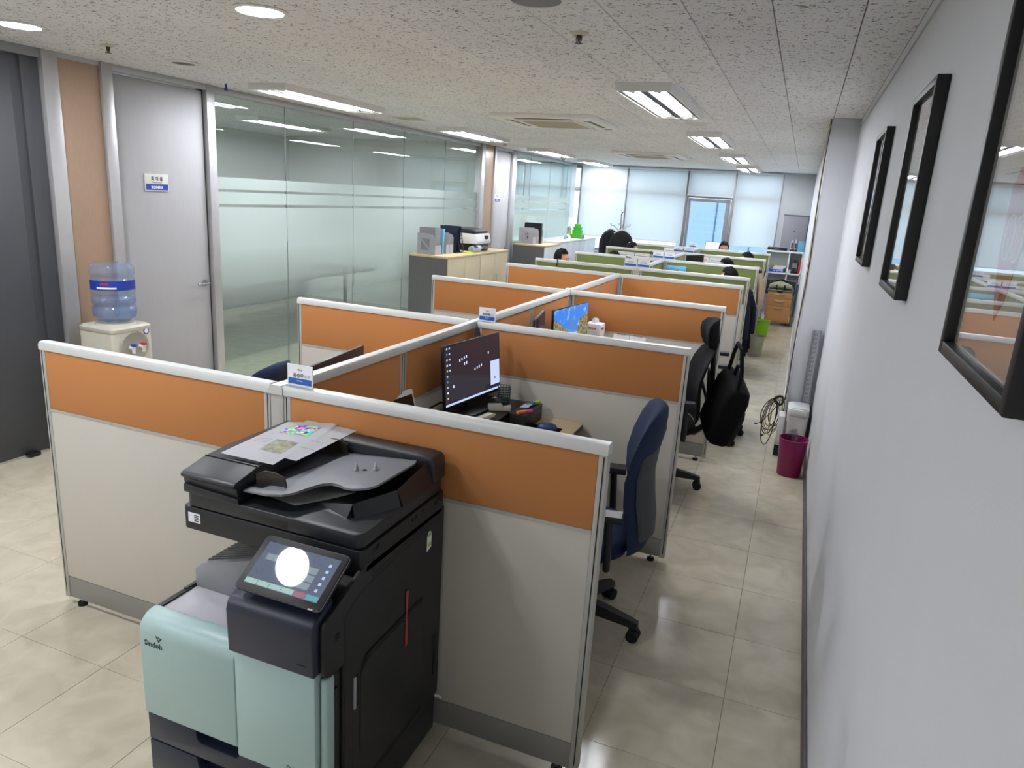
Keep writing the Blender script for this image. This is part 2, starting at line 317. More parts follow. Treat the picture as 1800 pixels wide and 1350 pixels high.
def place(o, loc, rz, label=None, group=None):
    o.location = loc; o.rotation_euler = (0, 0, rz)
    if label: o['label'] = label
    if group: o['group'] = group
    return o
def B(name, mat, parent, box, bev=0, world=False, seg=2, smooth=35):
    return MB().box(*box, bev=bev, seg=seg).build(name, mat, parent, world, smooth)
def text(name, s, size, mat, parent, mtx, align='LEFT', ext=.0004, bold=0):
    cu = bpy.data.curves.new(name, 'FONT'); cu.body = s; cu.size = size; cu.align_x = align; cu.extrude = ext; cu.offset = bold; cu.resolution_u = 2
    t = bpy.data.objects.new('tmp_text', cu); COL.objects.link(t)
    dg = bpy.context.evaluated_depsgraph_get(); me = bpy.data.meshes.new_from_object(t.evaluated_get(dg)); bpy.data.objects.remove(t); bpy.data.curves.remove(cu)
    me.name = name; me.transform(mtx); me.materials.clear()
    return link_mesh(name, me, mat, parent, smooth=0)
def frame_mtx(o, xdir, ydir):
    x = Vector(xdir).normalized(); y = Vector(ydir).normalized(); z = x.cross(y)
    m = Matrix((x, y, z)).transposed().to_4x4(); m.translation = Vector(o); return m
def rect_round(x0, x1, y0, y1, r, n=5):
    pts = []
    for cx, cy, a in ((x1-r, y1-r, 0), (x0+r, y1-r, 90), (x0+r, y0+r, 180), (x1-r, y0+r, 270)):
        for k in range(n+1): t = math.radians(a+90*k/n); pts.append((cx+r*math.cos(t), cy+r*math.sin(t)))
    return pts

# ================================================================== the setting
XL, XR, XR2, ZC, YB, YN, XM, YCOL = -4.85, 0.0, -0.2, 2.59, 14.95, -2.2, -8.4, 6.2
def in_view(p):
    d = Vector(p)-CAM; z = d.dot(DIR)
    if z < .3: return None
    u = 900+F_PX*d.dot(RGT)/z; v = 675-F_PX*d.dot(UPV)/z
    return z if (-60 < u < 1860 and -60 < v < 1410) else None
def tiled(root, mat, x_ref, px, y_ref, py, z0, z1, gap, xa, xb, ya, yb, bev):
    cells = []
    i0, i1 = math.floor((xa-x_ref)/px), math.ceil((xb-x_ref)/px); j0, j1 = math.floor((ya-y_ref)/py), math.ceil((yb-y_ref)/py)
    for i in range(i0, i1):
        for j in range(j0, j1):
            x0, x1 = max(xa, x_ref+i*px), min(xb, x_ref+(i+1)*px); y0, y1 = max(ya, y_ref+j*py), min(yb, y_ref+(j+1)*py)
            if x1-x0 < .01 or y1-y0 < .01: continue
            c = ((x0+x1)/2, (y0+y1)/2, (z0+z1)/2); z = in_view(c) if c[0] > XL else None
            cells.append((z if z else 1e9, x0, x1, y0, y1))
    cells.sort(); shared = {}
    rest = MB()
    for k, (z, x0, x1, y0, y1) in enumerate(cells):
        if k < 300 and z < 1e8:
            key = (round(x1-x0, 3), round(y1-y0, 3))
            if key not in shared:
                w, h = key; o = MB().box(-w/2+gap, w/2-gap, -h/2+gap, h/2-gap, z0, z1, bev=bev, seg=1).build('tile', mat, root, keep=True, smooth=0)
                shared[key] = o
            else:
                o = shared[key].copy(); COL.objects.link(o)
            o.parent = root; o.location = ((x0+x1)/2, (y0+y1)/2, 0)
        else: rest.box(x0+gap, x1-gap, y0+gap, y1-gap, z0, z1)
    r = rest.build('tile_field', mat, root, smooth=0); r['kind'] = 'stuff'
floor = struct(MB().box(XM-.1, .12, YN-.1, YB+.15, -.15, -.003).build('floor', 'grout', keep=True))
tiled(floor, 'floor_tile', -.30, .457, 3.577, .46, -.003, 0.0, .0009, XM, 0, YN, YB, .0006)
ceil = struct(MB().box(XM-.1, .12, YN-.1, YB+.15, ZC+.014, ZC+.12).build('ceiling', 'ceiling_gap', keep=True))
tiled(ceil, 'ceiling_tile', -.5, .304, 2.985, .6, ZC, ZC+.014, .0019, XM, 0, YN, YB, .0015)

struct(B('wall_right', 'wall_paint', None, (0, .12, YN, YCOL, 0, ZC)))
struct(B('wall_right_far', 'wall_paint', None, (XR2, .12, YCOL, YB, 0, ZC), bev=.004))
struct(B('wall_near', 'wall_paint', None, (XL-.1, .12, YN-.1, YN, 0, ZC)))
struct(B('baseboard_right', 'baseboard', None, (-.012, 0, YN, YCOL, .002, .085), bev=.003))
struct(B('baseboard_column', 'cab_white', None, (XR2, -.013, YCOL-.012, YCOL, .002, .09), bev=.003))
struct(B('baseboard_right_far', 'cab_white', None, (XR2-.012, XR2, YCOL-.012, YB-.1, .002, .09), bev=.003))
struct(B('trim_1', 'wall_grey', None, (-.006, 0, YN, YCOL, ZC-.062, ZC-.056)))
# left wall, from near to far
struct(B('wall_left_near', 'wall_grey', None, (XL-.1, XL, YN, 2.28, 0, ZC)))
d1 = sroot('door_1', (XL, 2.8, 0))
B('door_leaf', 'dark_door', d1, (XL-.075, XL-.03, 2.34, 3.235, .012, 2.53), bev=.003, world=True)
MB().box(XL-.1, XL-.0, 2.28, 2.335, 0, ZC).box(XL-.1, XL, 2.28, 3.42, 2.535, ZC).build('door_frame', 'frame_grey', d1, True)
MB().box(XL-.1, XL-.045, 3.24, 3.30, 0, 2.535).box(XL-.1, XL-.025, 3.30, 3.415, 0, 2.535).build('jamb', 'dark_door', d1, True)
B('door_stop', 'black_plastic', d1, (XL-.03, XL+.02, 3.06, 3.14, .004, .03), bev=.008, world=True)
struct(B('trim_2', 'aluminium', None, (XL-.1, XL+.012, 3.42, 3.525, 0, ZC), bev=.004))
struct(B('wall_left_wood', 'copper_wood', None, (XL-.1, XL-.012, 3.527, 3.838, 0, ZC)))
struct(B('trim_3', 'aluminium', None, (XL-.012, XL-.002, 3.527, 3.838, ZC-.03, ZC)))
def grey_door(name, y0, y1, w0=.085, w1=.085, hinge_gap=.012):
    r = sroot(name, (XL, (y0+y1)/2, 0))
    MB().box(XL-.1, XL+.012, y0, y0+w0, 0, ZC, bev=.004).box(XL-.1, XL+.012, y1-w1, y1, 0, ZC, bev=.004).box(XL-.1, XL+.008, y0+w0, y1-w1, ZC-.045, ZC, bev=.003).build('door_frame', 'aluminium', r, True)
    MB().box(XL-.09, XL-.032, y0+w0, y0+w0+.01, 0, ZC-.045).box(XL-.09, XL-.032, y1-w1-.01, y1-w1, 0, ZC-.045).build('rebate', 'door_edge', r, True)
    leaf = B('door_leaf', 'grey_door', r, (XL-.075, XL-.03, y0+w0+.012, y1-w1-.012, .012, ZC-.055), bev=.003, world=True)
    # lever handle on the side away from the hinges
    hy = y1-w1-.07
    h = MB().cyl((XL-.03, hy, 1.02), (XL-.022, hy, 1.02), .026, n=20).tube([(XL-.022, hy, 1.02), (XL+.02, hy, 1.02), (XL+.025, hy-.02, 1.02), (XL+.025, hy-.12, 1.02)], .009, 10).build('handle', 'steel', r, True)
    return r
grey_door('door_2', 3.84, 4.87)
W1 = [4.87, 5.81, 6.93, 8.02, 9.12, 10.2]
def glass_wall(name, ys):
    r = sroot(name, (XL, (ys[0]+ys[-1])/2, 0))
    for y0, y1 in zip(ys, ys[1:]):
        p = MB().box(XL-.056, XL-.044, y0+.0015, y1-.0015, .055, ZC-.05).build('pane', 'clear_glass', r, True)
        f = MB()
        for z0, z1 in ((.055, 1.638), (1.664, 1.765), (1.788, 1.885)):
            f.poly([(XL-.0435, y0+.004, z0), (XL-.0435, y1-.004, z0), (XL-.0435, y1-.004, z1), (XL-.0435, y0+.004, z1)], [(0, 1, 2, 3)])
        f.build('frost_film', 'frost_film', p, True, smooth=0)
    MB().box(XL-.085, XL-.015, ys[0], ys[-1], ZC-.05, ZC, bev=.003).box(XL-.085, XL-.015, ys[0], ys[-1], 0, .055, bev=.003).build('rail', 'aluminium', r, True)
    for y in ys[1:-1]: MB().box(XL-.055, XL-.045, y-.0015, y+.0015, .055, ZC-.05).build('joint', 'frame_grey', r, True)
    return r
glass_wall('window_1', W1)
struct(B('trim_4', 'aluminium', None, (XL-.1, XL+.012, 10.2, 10.32, 0, ZC), bev=.004))
struct(B('wall_left_wood_far', 'copper_wood', None, (XL-.1, XL-.012, 10.32, 10.70, 0, ZC)))
grey_door('door_3', 10.70, 11.62, .05, .17)
W2 = [11.62, onx(939, 275, XL).y, onx(973.5, 283, XL).y, onx(1003, 289, XL).y, YB]
glass_wall('window_2', W2)
# rooms behind the glass
M('meeting_wall', 'e4e4e2', .8, var=.01)
struct(B('wall_meeting_far', 'meeting_wall', None, (XM, XL-.1, 10.30, 10.40, 0, ZC)))
struct(B('wall_meeting_near', 'meeting_wall', None, (XM, XL-.1, 3.55, 3.65, 0, ZC)))
struct(B('wall_meeting_side', 'meeting_wall', None, (XM-.1, XM, 3.55, YB, 0, ZC)))
# back wall with the window band
SILL, HEAD = .86, 2.55
mull = [-8.2, -7.1, -5.95, ony(1024, 295, YB).x, ony(1106, 298, YB).x, ony(1212, 302, YB).x, ony(1296, 306, YB).x, ony(1380, 308, YB).x]
struct(MB().box(XM, mull[-1], YB, YB+.15, 0, SILL).box(XM, mull[-1], YB, YB+.15, HEAD, ZC).box(mull[-1], XR2, YB, YB+.15, 0, ZC).box(XM, mull[0], YB, YB+.15, SILL, HEAD).build('wall_back', 'wall_grey'))
struct(B('trim_5', 'wall_paint', None, (XL+.03, mull[-1], YB-.09, YB, SILL-.03, SILL), bev=.004))
wr = sroot('window_3', (-4.5, YB, SILL))
TR0, TR1 = 2.045, 2.115
for i, x in enumerate(mull):
    w = .028 if i not in (5,) else .034
    B('mullion', 'blue_pvc' if False else 'frame_grey', wr, (x-w, x+w, YB+.01, YB+.09, SILL, HEAD), bev=.003, world=True)
MB().box(mull[0], mull[-1], YB+.012, YB+.088, SILL, SILL+.05).box(mull[0], mull[-1], YB+.012, YB+.088, HEAD-.05, HEAD).build('window_frame', 'frame_grey', wr, True)
for i in range(len(mull)-1):
    a, b = mull[i]+.028, mull[i+1]-.028
    B('transom', 'frame_grey', wr, (a, b, YB+.014, YB+.086, TR0, TR1), bev=.003, world=True)
    B('pane', 'window_glass', wr, (a, b, YB+.046, YB+.052, TR1, HEAD-.05), world=True)
    if i != 5: B('pane', 'window_glass', wr, (a, b, YB+.046, YB+.052, SILL+.05, TR0), world=True)
# the tilted-open sash in the third bay
a, b = mull[5]+.034, mull[6]-.028
sash = MB().box(a+.012, a+.062, -.02, .025, 0, 1.12).box(b-.105, b-.045, -.02, .025, 0, 1.12).box(a+.012, b-.045, -.02, .025, 1.06, 1.12).box(a+.012, b-.045, -.02, .025, 0, .05).box(a+.012, b-.045, -.018, .022, .09, .13)
so = sash.build('sash', 'frame_grey', wr, keep=True); so.location = (4.5, .035, .055); so.rotation_euler = (.035, 0, 0)
sp = MB().box(a+.062, b-.105, -.002, .004, .13, 1.06).build('sash_pane', 'window_glass', so, keep=True); sp.location = (0, 0, 0)
B('jamb', 'frame_grey', wr, (b-.042, b+.0, YB-.01, YB+.085, SILL+.05, TR0), bev=.003, world=True)
# roller blinds
def blind(x0, x1, z0, lab):
    t = thing('roller_blind', lab, 'blind', ((x0+x1)/2, YB-.04, z0), 0, 'roller blinds on the back window')
    MB().cyl((x0+.01, YB-.045, HEAD+.0), (x1-.01, YB-.045, HEAD+.0), .022, n=16).build('roller', 'cab_white', t, True)
    MB().grid(lambda u, v: (x0+.018+(x1-x0-.036)*u, YB-.028+.0015*math.sin(u*17), z0+(HEAD-.01-z0)*v), 12, 2).build('fabric', 'blind', t, True)
    MB().box(x0+.016, x1-.016, YB-.034, YB-.02, z0-.018, z0+.004, bev=.004).build('hem_bar', 'cab_white', t, True)
    MB().tube([(x1-.012, YB-.05, HEAD), (x1-.01, YB-.05, 1.4)], .0022, 6).build('pull_chain', 'cab_white', t, True)
blind(mull[3], mull[4], 1.17, 'roller blind drawn to the sill, at the glass partition corner')
blind(mull[4], mull[5], 1.165, 'wide roller blind drawn low between coat stand and open window')
blind(mull[5], mull[6], TR1-.02, 'short roller blind rolled up above the open window sash')
blind(mull[6], mull[7], 1.20, 'roller blind drawn low beside the grey locker corner')
blind(mull[0], mull[1], 1.5, 'roller blind in the side room next to its far wall')
blind(mull[1], mull[2], 1.5, 'roller blind in the middle of the side room window')
blind(mull[2], mull[3]-.1, 1.5, 'roller blind in the side room next to the glass partition')
# buildings seen through the open sash
bt = thing('office_block', 'pale blue panelled office block seen through the open window', 'building', (0.5, 27, -12))
B('wall', 'bldg_blue', bt, (-4.35, 8, 26, 34, -12, 16), world=True)
for x in (-3.1, -1.9, 1, 3.5): B('joint', 'bldg_glass', bt, (x-.02, x+.02, 25.98, 26.0, -12, 16), world=True)
for z in (-1.8, -4.5): B('band', 'bldg_white', bt, (-4.35, 8, 25.9, 26, z-.25, z+.25), world=True)
bt = thing('white_tower', 'white apartment tower with dark window slits beyond the open window', 'building', (-11, 48, -12))
B('wall', 'bldg_white', bt, (-16, -6.5, 44, 52, -12, 20), world=True)
for k in range(9):
    for x in (-9.6, -8.3, -7.2): B('window', 'bldg_glass', bt, (x-.22, x+.22, 43.95, 44.0, -6+k*1.5, -5.35+k*1.5), world=True)

# ------------------------------------------------------------------ ceiling things
def fixture():
    t = thing('ceiling_light', '', 'ceiling light', (0, 0, ZC))
    w, l, d = .172, .71, .05
    MB().box(-w, -w+.012, -l, l, -d, 0).box(w-.012, w, -l, l, -d, 0).box(-w+.012, w-.012, -l, -l+.012, -d, 0).box(-w+.012, w-.012, l-.012, l, -d, 0).build('housing', 'diffuser_white', t)
    MB().box(-w+.012, w-.012, -l+.012, l-.012, -.012, -.002).build('tray', 'reflector', t)
    for s in (-1, 1):
        MB().prism([(s*.08-.058, -.046), (s*.08-.03, -.014), (s*.08+.03, -.014), (s*.08+.058, -.046), (s*.08+.054, -.046), (s*.08+.027, -.0165), (s*.08-.027, -.0165), (s*.08-.054, -.046)], 'xz', -l+.02, l-.02).build('reflector', 'reflector', t)
        tb = MB().cyl((s*.08, -.6, -.033), (s*.08, .6, -.033), .0145, n=14).build('tube', 'tube_glow', t)
        for e in (-1, 1):
            MB().cyl((s*.08, .6*e, -.033), (s*.08, .625*e, -.033), .015, n=14).build('end_cap', 'cream_plastic', t)
            B('socket', 'cream_plastic', t, (s*.08-.02, s*.08+.02, .625*e, .66*e, -.046, -.014))
    return t
fx = fixture(); first = True
FIX = [(-1.305, 5.30, 'twin tube ceiling light over the aisle beside the wall pictures'), (-1.305, 8.22, 'twin tube ceiling light over the gap between orange and green partitions'),
       (-1.305, 11.15, 'twin tube ceiling light over the middle green desks by the aisle'), (-1.305, 13.75, 'twin tube ceiling light nearest the back window on the aisle side'),
       (-4.19, 5.42, 'twin tube ceiling light along the glass wall beside the grey door'), (-4.19, 8.52, 'twin tube ceiling light along the glass wall above the beige cabinet'),
       (-4.19, 11.5, 'twin tube ceiling light outside the far grey door'), (-4.19, 14.1, 'twin tube ceiling light above the white cabinets near the window')]
FIX += [(-7.6, 6.2, 'added twin tube light brightening the meeting room beside its rear wall'), (-4.1, -1.0, 'added unseen twin tube light brightening the near room over the entrance floor'), (-6.5, 5.0, 'twin tube ceiling light inside the glass meeting room beside its door'), (-6.5, 7.85, 'twin tube ceiling light deep inside the glass meeting room'), (-6.55, 12.8, 'twin tube ceiling light inside the far glass side room')]  # rear wall and entrance lights are added to brighten meeting room and near area
for x, y, lab in FIX:
    o = fx if first else dup(fx); first = False; place(o, (x, y, ZC), 0, lab, 'twin tube ceiling lights')
def downlight(x, y, lab, on=True):
    t = thing('downlight', lab, 'downlight', (x, y, ZC), 0, 'round downlights')
    MB().lathe([(.115, 0), (.118, -.004), (.110, -.009), (.098, -.009), (.095, -.004), (.095, -.001), (.105, 0)], 40, caps=False).build('trim_ring', 'diffuser_white', t)
    MB().lathe([(.0, -.0075), (.05, -.0072), (.094, -.006), (.094, -.001), (0, -.001)], 40, caps=False).build('lens', 'downlight_glow' if on else 'tray_grey', t)
for x, y, lab, on in [(-4.22, 2.85, 'lit round downlight near the dark door', True), (-2.58, 2.74, 'lit round downlight between the dark door and the desks', True), (-1.316, 2.72, 'unlit round downlight above the nearest blue chair', False),
                      (-2.46, 1.14, 'lit round downlight mirrored in the copier screen', True), (-4.22, 1.14, 'lit round downlight over the entrance floor', True), (-1.1, 1.0, 'unlit round downlight above the copier', False), (-2.46, -.8, 'lit round downlight behind the copier user', True), (-.9, -.8, 'unlit round downlight close to the near wall', False)]:
    downlight(x, y, lab, on)
def sprinkler(x, y, lab):
    t = thing('sprinkler_head', lab, 'sprinkler', (x, y, ZC), 0, 'ceiling sprinklers')
    MB().lathe([(.042, 0), (.042, -.003), (.022, -.012), (.018, -.012), (.018, 0)], 24, caps=False).build('escutcheon', 'cream_plastic', t)
    MB().lathe([(.009, -.005), (.012, -.02), (.006, -.03), (.005, -.036)], 12).build('bulb_body', 'brass_dark', t)
    m = MB()
    for a in (0, PI): m.tube([(.012*math.cos(a), .012*math.sin(a), -.016), (.013*math.cos(a), .013*math.sin(a), -.03), (.003*math.cos(a), 0, -.042)], .002, 6)
    m.build('yoke', 'brass_dark', t); MB().lathe([(.0, -.042), (.017, -.042), (.017, -.0445), (0, -.0445)], 16, caps=False).build('deflector', 'brass_dark', t)
for x, y, lab in [(-1.313, 3.27, 'small sprinkler head on the ceiling above the near desks'), (-4.197, 3.356, 'small sprinkler head on the ceiling before the copper panel'), (-1.31, 6.12, 'small sprinkler head just past the first aisle light'), (-1.31, 9.05, 'small sprinkler head just past the second aisle light'), (-4.25, 9.35, 'small sprinkler head past the light above the beige cabinet')]: sprinkler(x, y, lab)
t = tag(MB().cyl((-4.651, 4.796, ZC), (-4.651, 4.796, ZC-.03), .008, n=12).lathe([(.012, -.03), (.013, -.045), (0, -.05)], 12, (-4.651, 4.796, ZC)).build('ceiling_stud', 'royal_blue'), 'tiny blue stud on the ceiling beside the grey door', 'stud')
def round_grille(x, y, r, lab, mat):
    t = thing('ceiling_speaker', lab, 'ceiling speaker', (x, y, ZC), 0)
    MB().lathe([(r, 0), (r, -.005), (r*.9, -.011), (r*.8, -.011), (r*.8, 0)], 36, caps=False).build('ring', 'diffuser_white', t)
    m = MB()
    for k in range(6): m.lathe([(r*(.12+.115*k), -.002), (r*(.12+.115*k), -.008), (r*(.18+.115*k), -.008), (r*(.18+.115*k), -.002)], 30, caps=False)
    m.build('grille', mat, t); MB().lathe([(0, -.001), (r*.8, -.001), (r*.8, -.003), (0, -.003)], 30, caps=False).build('backing', 'tray_grey', t)
round_grille(-4.166, 3.89, .09, 'round ceiling speaker with dark grille by the grey door', 'tray_grey')
round_grille(-1.289, 6.80, .10, 'round white ceiling vent past the first aisle light', 'diffuser_white')
t = thing('ceiling_hatch', 'flat beige ceiling access grille along the glass wall', 'ceiling grille', (-4.25, 6.98, ZC))
MB().box(-.16, .16, -.155, -.14, -.008, 0).box(-.16, .16, .14, .155, -.008, 0).box(-.16, -.145, -.14, .14, -.008, 0).box(.145, .16, -.14, .14, -.008, 0).build('rim', 'diffuser_white', t)
for k in range(9): B('louvre', 'vent_beige', t, (-.145, .145, -.135+k*.03, -.112+k*.03, -.006, -.003))
def detector(x, y, lab):
    t = thing('smoke_detector', lab, 'smoke detector', (x, y, ZC), 0, 'ceiling detectors')
    MB().lathe([(.05, 0), (.052, -.012), (.045, -.022), (.03, -.026)], 24).build('base', 'cream_plastic', t)
    MB().lathe([(.028, -.026), (.024, -.05), (.015, -.062), (0, -.064)], 20, caps=False).build('sensor_dome', 'vent_beige', t)
detector(-4.29, 9.72, 'cream smoke detector past the light above the beige cabinet'); detector(-4.55, 13.2, 'cream smoke detector before the back window')
def cassette(x, y, lab):
    t = thing('ceiling_air_conditioner', lab, 'air conditioner', (x, y, ZC), 0, 'ceiling cassette air conditioners')
    w, l = .485, .485
    MB().prism(rect_round(-w, w, -l, l, .03), 'xy', -.035, 0, bev=.006).build('panel', M('ac_white', 'f1f1ee', .45, var=.01), t)
    MB().prism(rect_round(-.29, .29, -.29, .29, .02), 'xy', -.043, -.035, bev=.003).build('grille_plate', 'diffuser_white', t)
    for k in range(14): B('grille_slat', 'vent_beige', t, (-.25, .25, -.25+k*.0375, -.235+k*.0375, -.0455, -.0425))
    for a in range(4):
        mt = Matrix.Rotation(a*PI/2, 4, 'Z')
        MB().box(-.27, .27, -.41, -.345, -.0365, -.034, mtx=mt).build('air_slot', 'black_plastic', t)
        MB().box(-.265, .265, -.382, -.358, -.042, -.038, mtx=mt @ Matrix.Translation((0, 0, 0))).build('louvre', 'diffuser_white', t)
    B('receiver', 'black_plastic', t, (.36, .43, .40, .43, -.038, -.034))
cassette(-2.575, 6.78, 'ceiling cassette air conditioner above the orange partitions'); cassette(-2.56, 11.2, 'ceiling cassette air conditioner above the green partitions')

# ================================================================== partitions
PX = (-3.11, -1.92, -0.72); PT = 1.2
PY = [2.011, 3.667, 5.438, 7.100, 7.992, 9.597, 11.271, 12.864]
BAYN = ['first', 'second', 'third']
def make_panel(L, fabric, ends=(True, True)):
    """screen panel along local +x from 0 to L, centred on y=0; returns its root"""
    t = thing('desk_divider', '', 'partition', (0, 0, 0))
    th = .021
    MB().prism([(-.026, PT-.034), (-.026, PT-.012), (-.020, PT-.002), (-.010, PT), (.010, PT), (.020, PT-.002), (.026, PT-.012), (.026, PT-.034)], 'yz', 0, L, bev=0).build('top_cap', 'panel_cap', t)
    for x0, x1 in ((0, .028), (L-.028, L)):
        B('end_post', 'panel_frame', t, (x0, x1, -.022, .022, .035, PT-.034), bev=.002)
    for s in (-1, 1):
        for x0, x1 in ((.009, .013), (L-.013, L-.009)): B('post_slot', 'panel_slot', t, (x0, x1, s*.0221, s*.0228, .06, PT-.04))
        B('fabric_tile', fabric, t, (.028, L-.028, s*.012, s*th, .917, PT-.034), bev=.003)
        B('middle_rail', 'panel_frame', t, (.028, L-.028, s*.010, s*(th+.0015), .905, .917))
        B('laminate_tile', 'laminate', t, (.028, L-.028, s*.012, s*th, .142, .905), bev=.002)
        B('kick_plate', 'kick_metal', t, (.028, L-.028, s*.012, s*(th-.002), .038, .139), bev=.002)
    B('core', 'panel_slot', t, (.028, L-.028, -.0115, .0115, .045, PT-.035))
    for x in (.075, L-.075):
        MB().cyl((x, 0, .0), (x, 0, .014), .02, n=16).build('foot', 'rubber', t); MB().cyl((x, 0, .014), (x, 0, .04), .006, n=8).build('foot_stem', 'steel', t)
    return t
PROTO = {}
def panel(L, fabric, loc, rz, lab, group):
    key = (round(L, 3), fabric)
    if key in PROTO: o = dup(PROTO[key])
    else: o = make_panel(L, fabric); PROTO[key] = o
    place(o, loc, rz, lab, group); return o
LW = PX[1]-PX[0]-.03; RW = PX[2]-PX[1]-.03
SIDE_LBL = {
 0: ('orange partition panel left of the copier, nearest the water cooler', 'orange partition panel directly behind the copier'),
 1: ('orange partition panel between first and second left-hand desks', 'orange partition panel behind the dark desktop monitor'),
 2: ('orange partition panel before the beige cabinet, third row', 'orange partition panel behind the mountain wallpaper monitor'),
 3: ('last orange partition panel on the glass wall side', 'last orange partition panel on the aisle side'),
 4: ('first green partition panel on the glass wall side, with black hook', 'first green partition panel on the aisle side'),
 5: ('second green partition panel on the glass wall side', 'second green partition panel, beige cloth at its aisle end'),
 6: ('third green partition panel with papers, on the glass wall side', 'third green partition panel with pinned charts, aisle side'),
 7: ('last green partition panel beside the coat stand', 'last green partition panel before the window on the aisle side')}
for i, y in enumerate(PY):
    fab = 'orange_fabric' if i < 4 else 'green_fabric'
    panel(LW, fab, (PX[0], y, 0), 0, SIDE_LBL[i][0], 'cross partition panels'); panel(RW, fab, (PX[1]+.03, y, 0), 0, SIDE_LBL[i][1], 'cross partition panels')
    t = thing('connector_post', '%s partition connector post at the spine, row %s' % (('orange', 'green')[i > 3], ['behind the copier', 'under the second name plate', 'with domed cap', 'closing the orange block', 'opening the green block', 'second in the green block', 'third in the green block', 'last before the window'][i]), 'partition post', (PX[1], y, 0), 0, 'partition connector posts')
    B('post', 'panel_frame', t, (-.028, .028, -.0225, .0225, .035, PT-.03), bev=.003)
    MB().prism([(-.029, PT-.034), (-.029, PT-.012), (-.020, PT-.001), (.020, PT-.001), (.029, PT-.012), (.029, PT-.034)], 'xz', -.029, .029).build('cap', 'panel_cap', t)
    if i == 2: MB().lathe([(.028, PT-.003), (.027, PT+.004), (.018, PT+.012), (0, PT+.015)], 24, caps=False).build('dome', 'panel_cap', t)
    MB().cyl((0, 0, 0), (0, 0, .036), .016, n=14).build('foot', 'rubber', t)
k = 0
for i in range(7):
    if i == 3: continue
    fab = 'orange_fabric' if i < 3 else 'green_fabric'; y0, y1 = PY[i]+.03, PY[i+1]-.03; h = (y1-y0)/2
    for j in range(2):
        panel(h, fab, (PX[1], y0+h*j, 0), PI/2, '%s spine partition panel, %s half of the %s %s desk bay' % (('orange', 'green')[i > 3], ('copier-side', 'window-side')[j], BAYN[i if i < 3 else i-4], ('orange', 'green')[i > 3]), 'spine partition panels')

# ------------------------------------------------------------------ desks
def make_desk(L, D):
    t = thing('desk', '', 'desk', (0, 0, 0))
    # local: spine side x=0, sitter side x=+D, along y 0..L
    tp = MB().prism([(0, 0), (D-.03, 0), (D, .03), (D, L-.03), (D-.03, L), (0, L)], 'xy', .695, .72, bev=.003).build('desk_top', 'desk_top', t)
    MB().box(D, D+.003, .03, L-.03, .6955, .7195).build('edge_band', 'desk_edge', t)
    for y in (.012, L-.037): B('side_panel', 'desk_leg', t, (.04, D-.08, y, y+.025, .012, .695), bev=.002)
    B('modesty_panel', 'desk_leg', t, (.05, .068, .037, L-.037, .30, .694))
    for y in (.025, L-.025):
        for x in (.1, D-.14): MB().cyl((x, y, 0), (x, y, .012), .014, n=10).build('foot', 'rubber', t)
    return t
DD = .665; deskp = {}
for i in range(7):
    if i == 3: continue
    L = PY[i+1]-PY[i]-.056
    for s in (1, -1):
        col = ('orange', 'green')[i > 3]; side = ('aisle', 'glass wall')[s < 0]; n = BAYN[i if i < 3 else i-4]
        key = round(L, 3)
        o = dup(deskp[key]) if key in deskp else make_desk(L, DD)
        deskp.setdefault(key, o)
        yy = PY[i]+.028 if s > 0 else PY[i+1]-.028
        place(o, (PX[1]+s*.024, yy, 0), 0 if s > 0 else PI, 'light wood desk in the %s %s bay on the %s side' % (n, col, side), 'partition desks')

# ------------------------------------------------------------------ swivel chairs (local forward = -x)
def ell(cx, cy, cz, rx, ry, n=24, p=2.6):
    out = []
    for k in range(n):
        a = 2*PI*k/n; c, s = math.cos(a), math.sin(a)
        out.append((cx+rx*math.copysign(abs(c)**(2/p), c), cy+ry*math.copysign(abs(s)**(2/p), s), cz))
    return out
def chair_base(t, mat='black_plastic', z=.42, a0=.3):
    MB().cyl((0, 0, .10), (0, 0, .24), .03, n=16).cyl((0, 0, .24), (0, 0, z), .017, n=14).build('gas_lift', 'black_plastic', t)
    for k in range(5):
        a = a0+2*PI*k/5; c, s = math.cos(a), math.sin(a); mt = Matrix.Rotation(a, 4, 'Z')
        MB().loft([[(x, y*w, z0+zz*h) for y, zz in ((-1, 0), (1, 0), (.8, 1), (-.8, 1))] for x, w, z0, h in ((.02, .033, .085, .06), (.15, .028, .082, .048), (.27, .023, .072, .034), (.315, .02, .066, .028))], mtx=mt).build('base_leg', mat, t)
        MB().box(.28, .318, -.012, .012, .05, .072, bev=.003, mtx=mt).cyl(mt @ Vector((.30, -.027, .028)), mt @ Vector((.30, -.006, .028)), .028, n=18).cyl(mt @ Vector((.30, .006, .028)), mt @ Vector((.30, .027, .028)), .028, n=18).build('caster', 'rubber', t)
def cushion_seat(t, mat, cx, z, rx, ry):
    prof = [(.80, -.045), (.97, -.03), (1.0, -.005), (.97, .02), (.85, .036), (.55, .045), (.2, .040), (.02, .038)]
    MB().loft([ell(cx, 0, z+dz, rx*k, ry*k, 32, 3.2) for k, dz in prof]).build('seat', mat, t, smooth=60)
    B('seat_pan', 'black_plastic', t, (cx-.17, cx+.17, -.17, .17, z-.075, z-.04), bev=.015)
def back_shell(mat, zs, xc, hw, tf, tb, wrap, n=18):
    """closed back pad: for every height z centre x, half width, thickness front/back, wrap (edges bend forward)"""
    rings = []
    for i, z in enumerate(zs):
        r = []
        for k in range(n+1):
            u = -1+2*k/n; e = (1-abs(u)**3.2); r.append((xc[i]-tf[i]*max(e, .0)-wrap[i]*u*u, u*hw[i], z))
        for k in range(n, -1, -1):
            u = -1+2*k/n; e = (1-abs(u)**2.6); r.append((xc[i]+tb[i]*max(e, .0)-wrap[i]*u*u+.004, u*hw[i], z))
        rings.append(r)
    return MB().loft(rings)
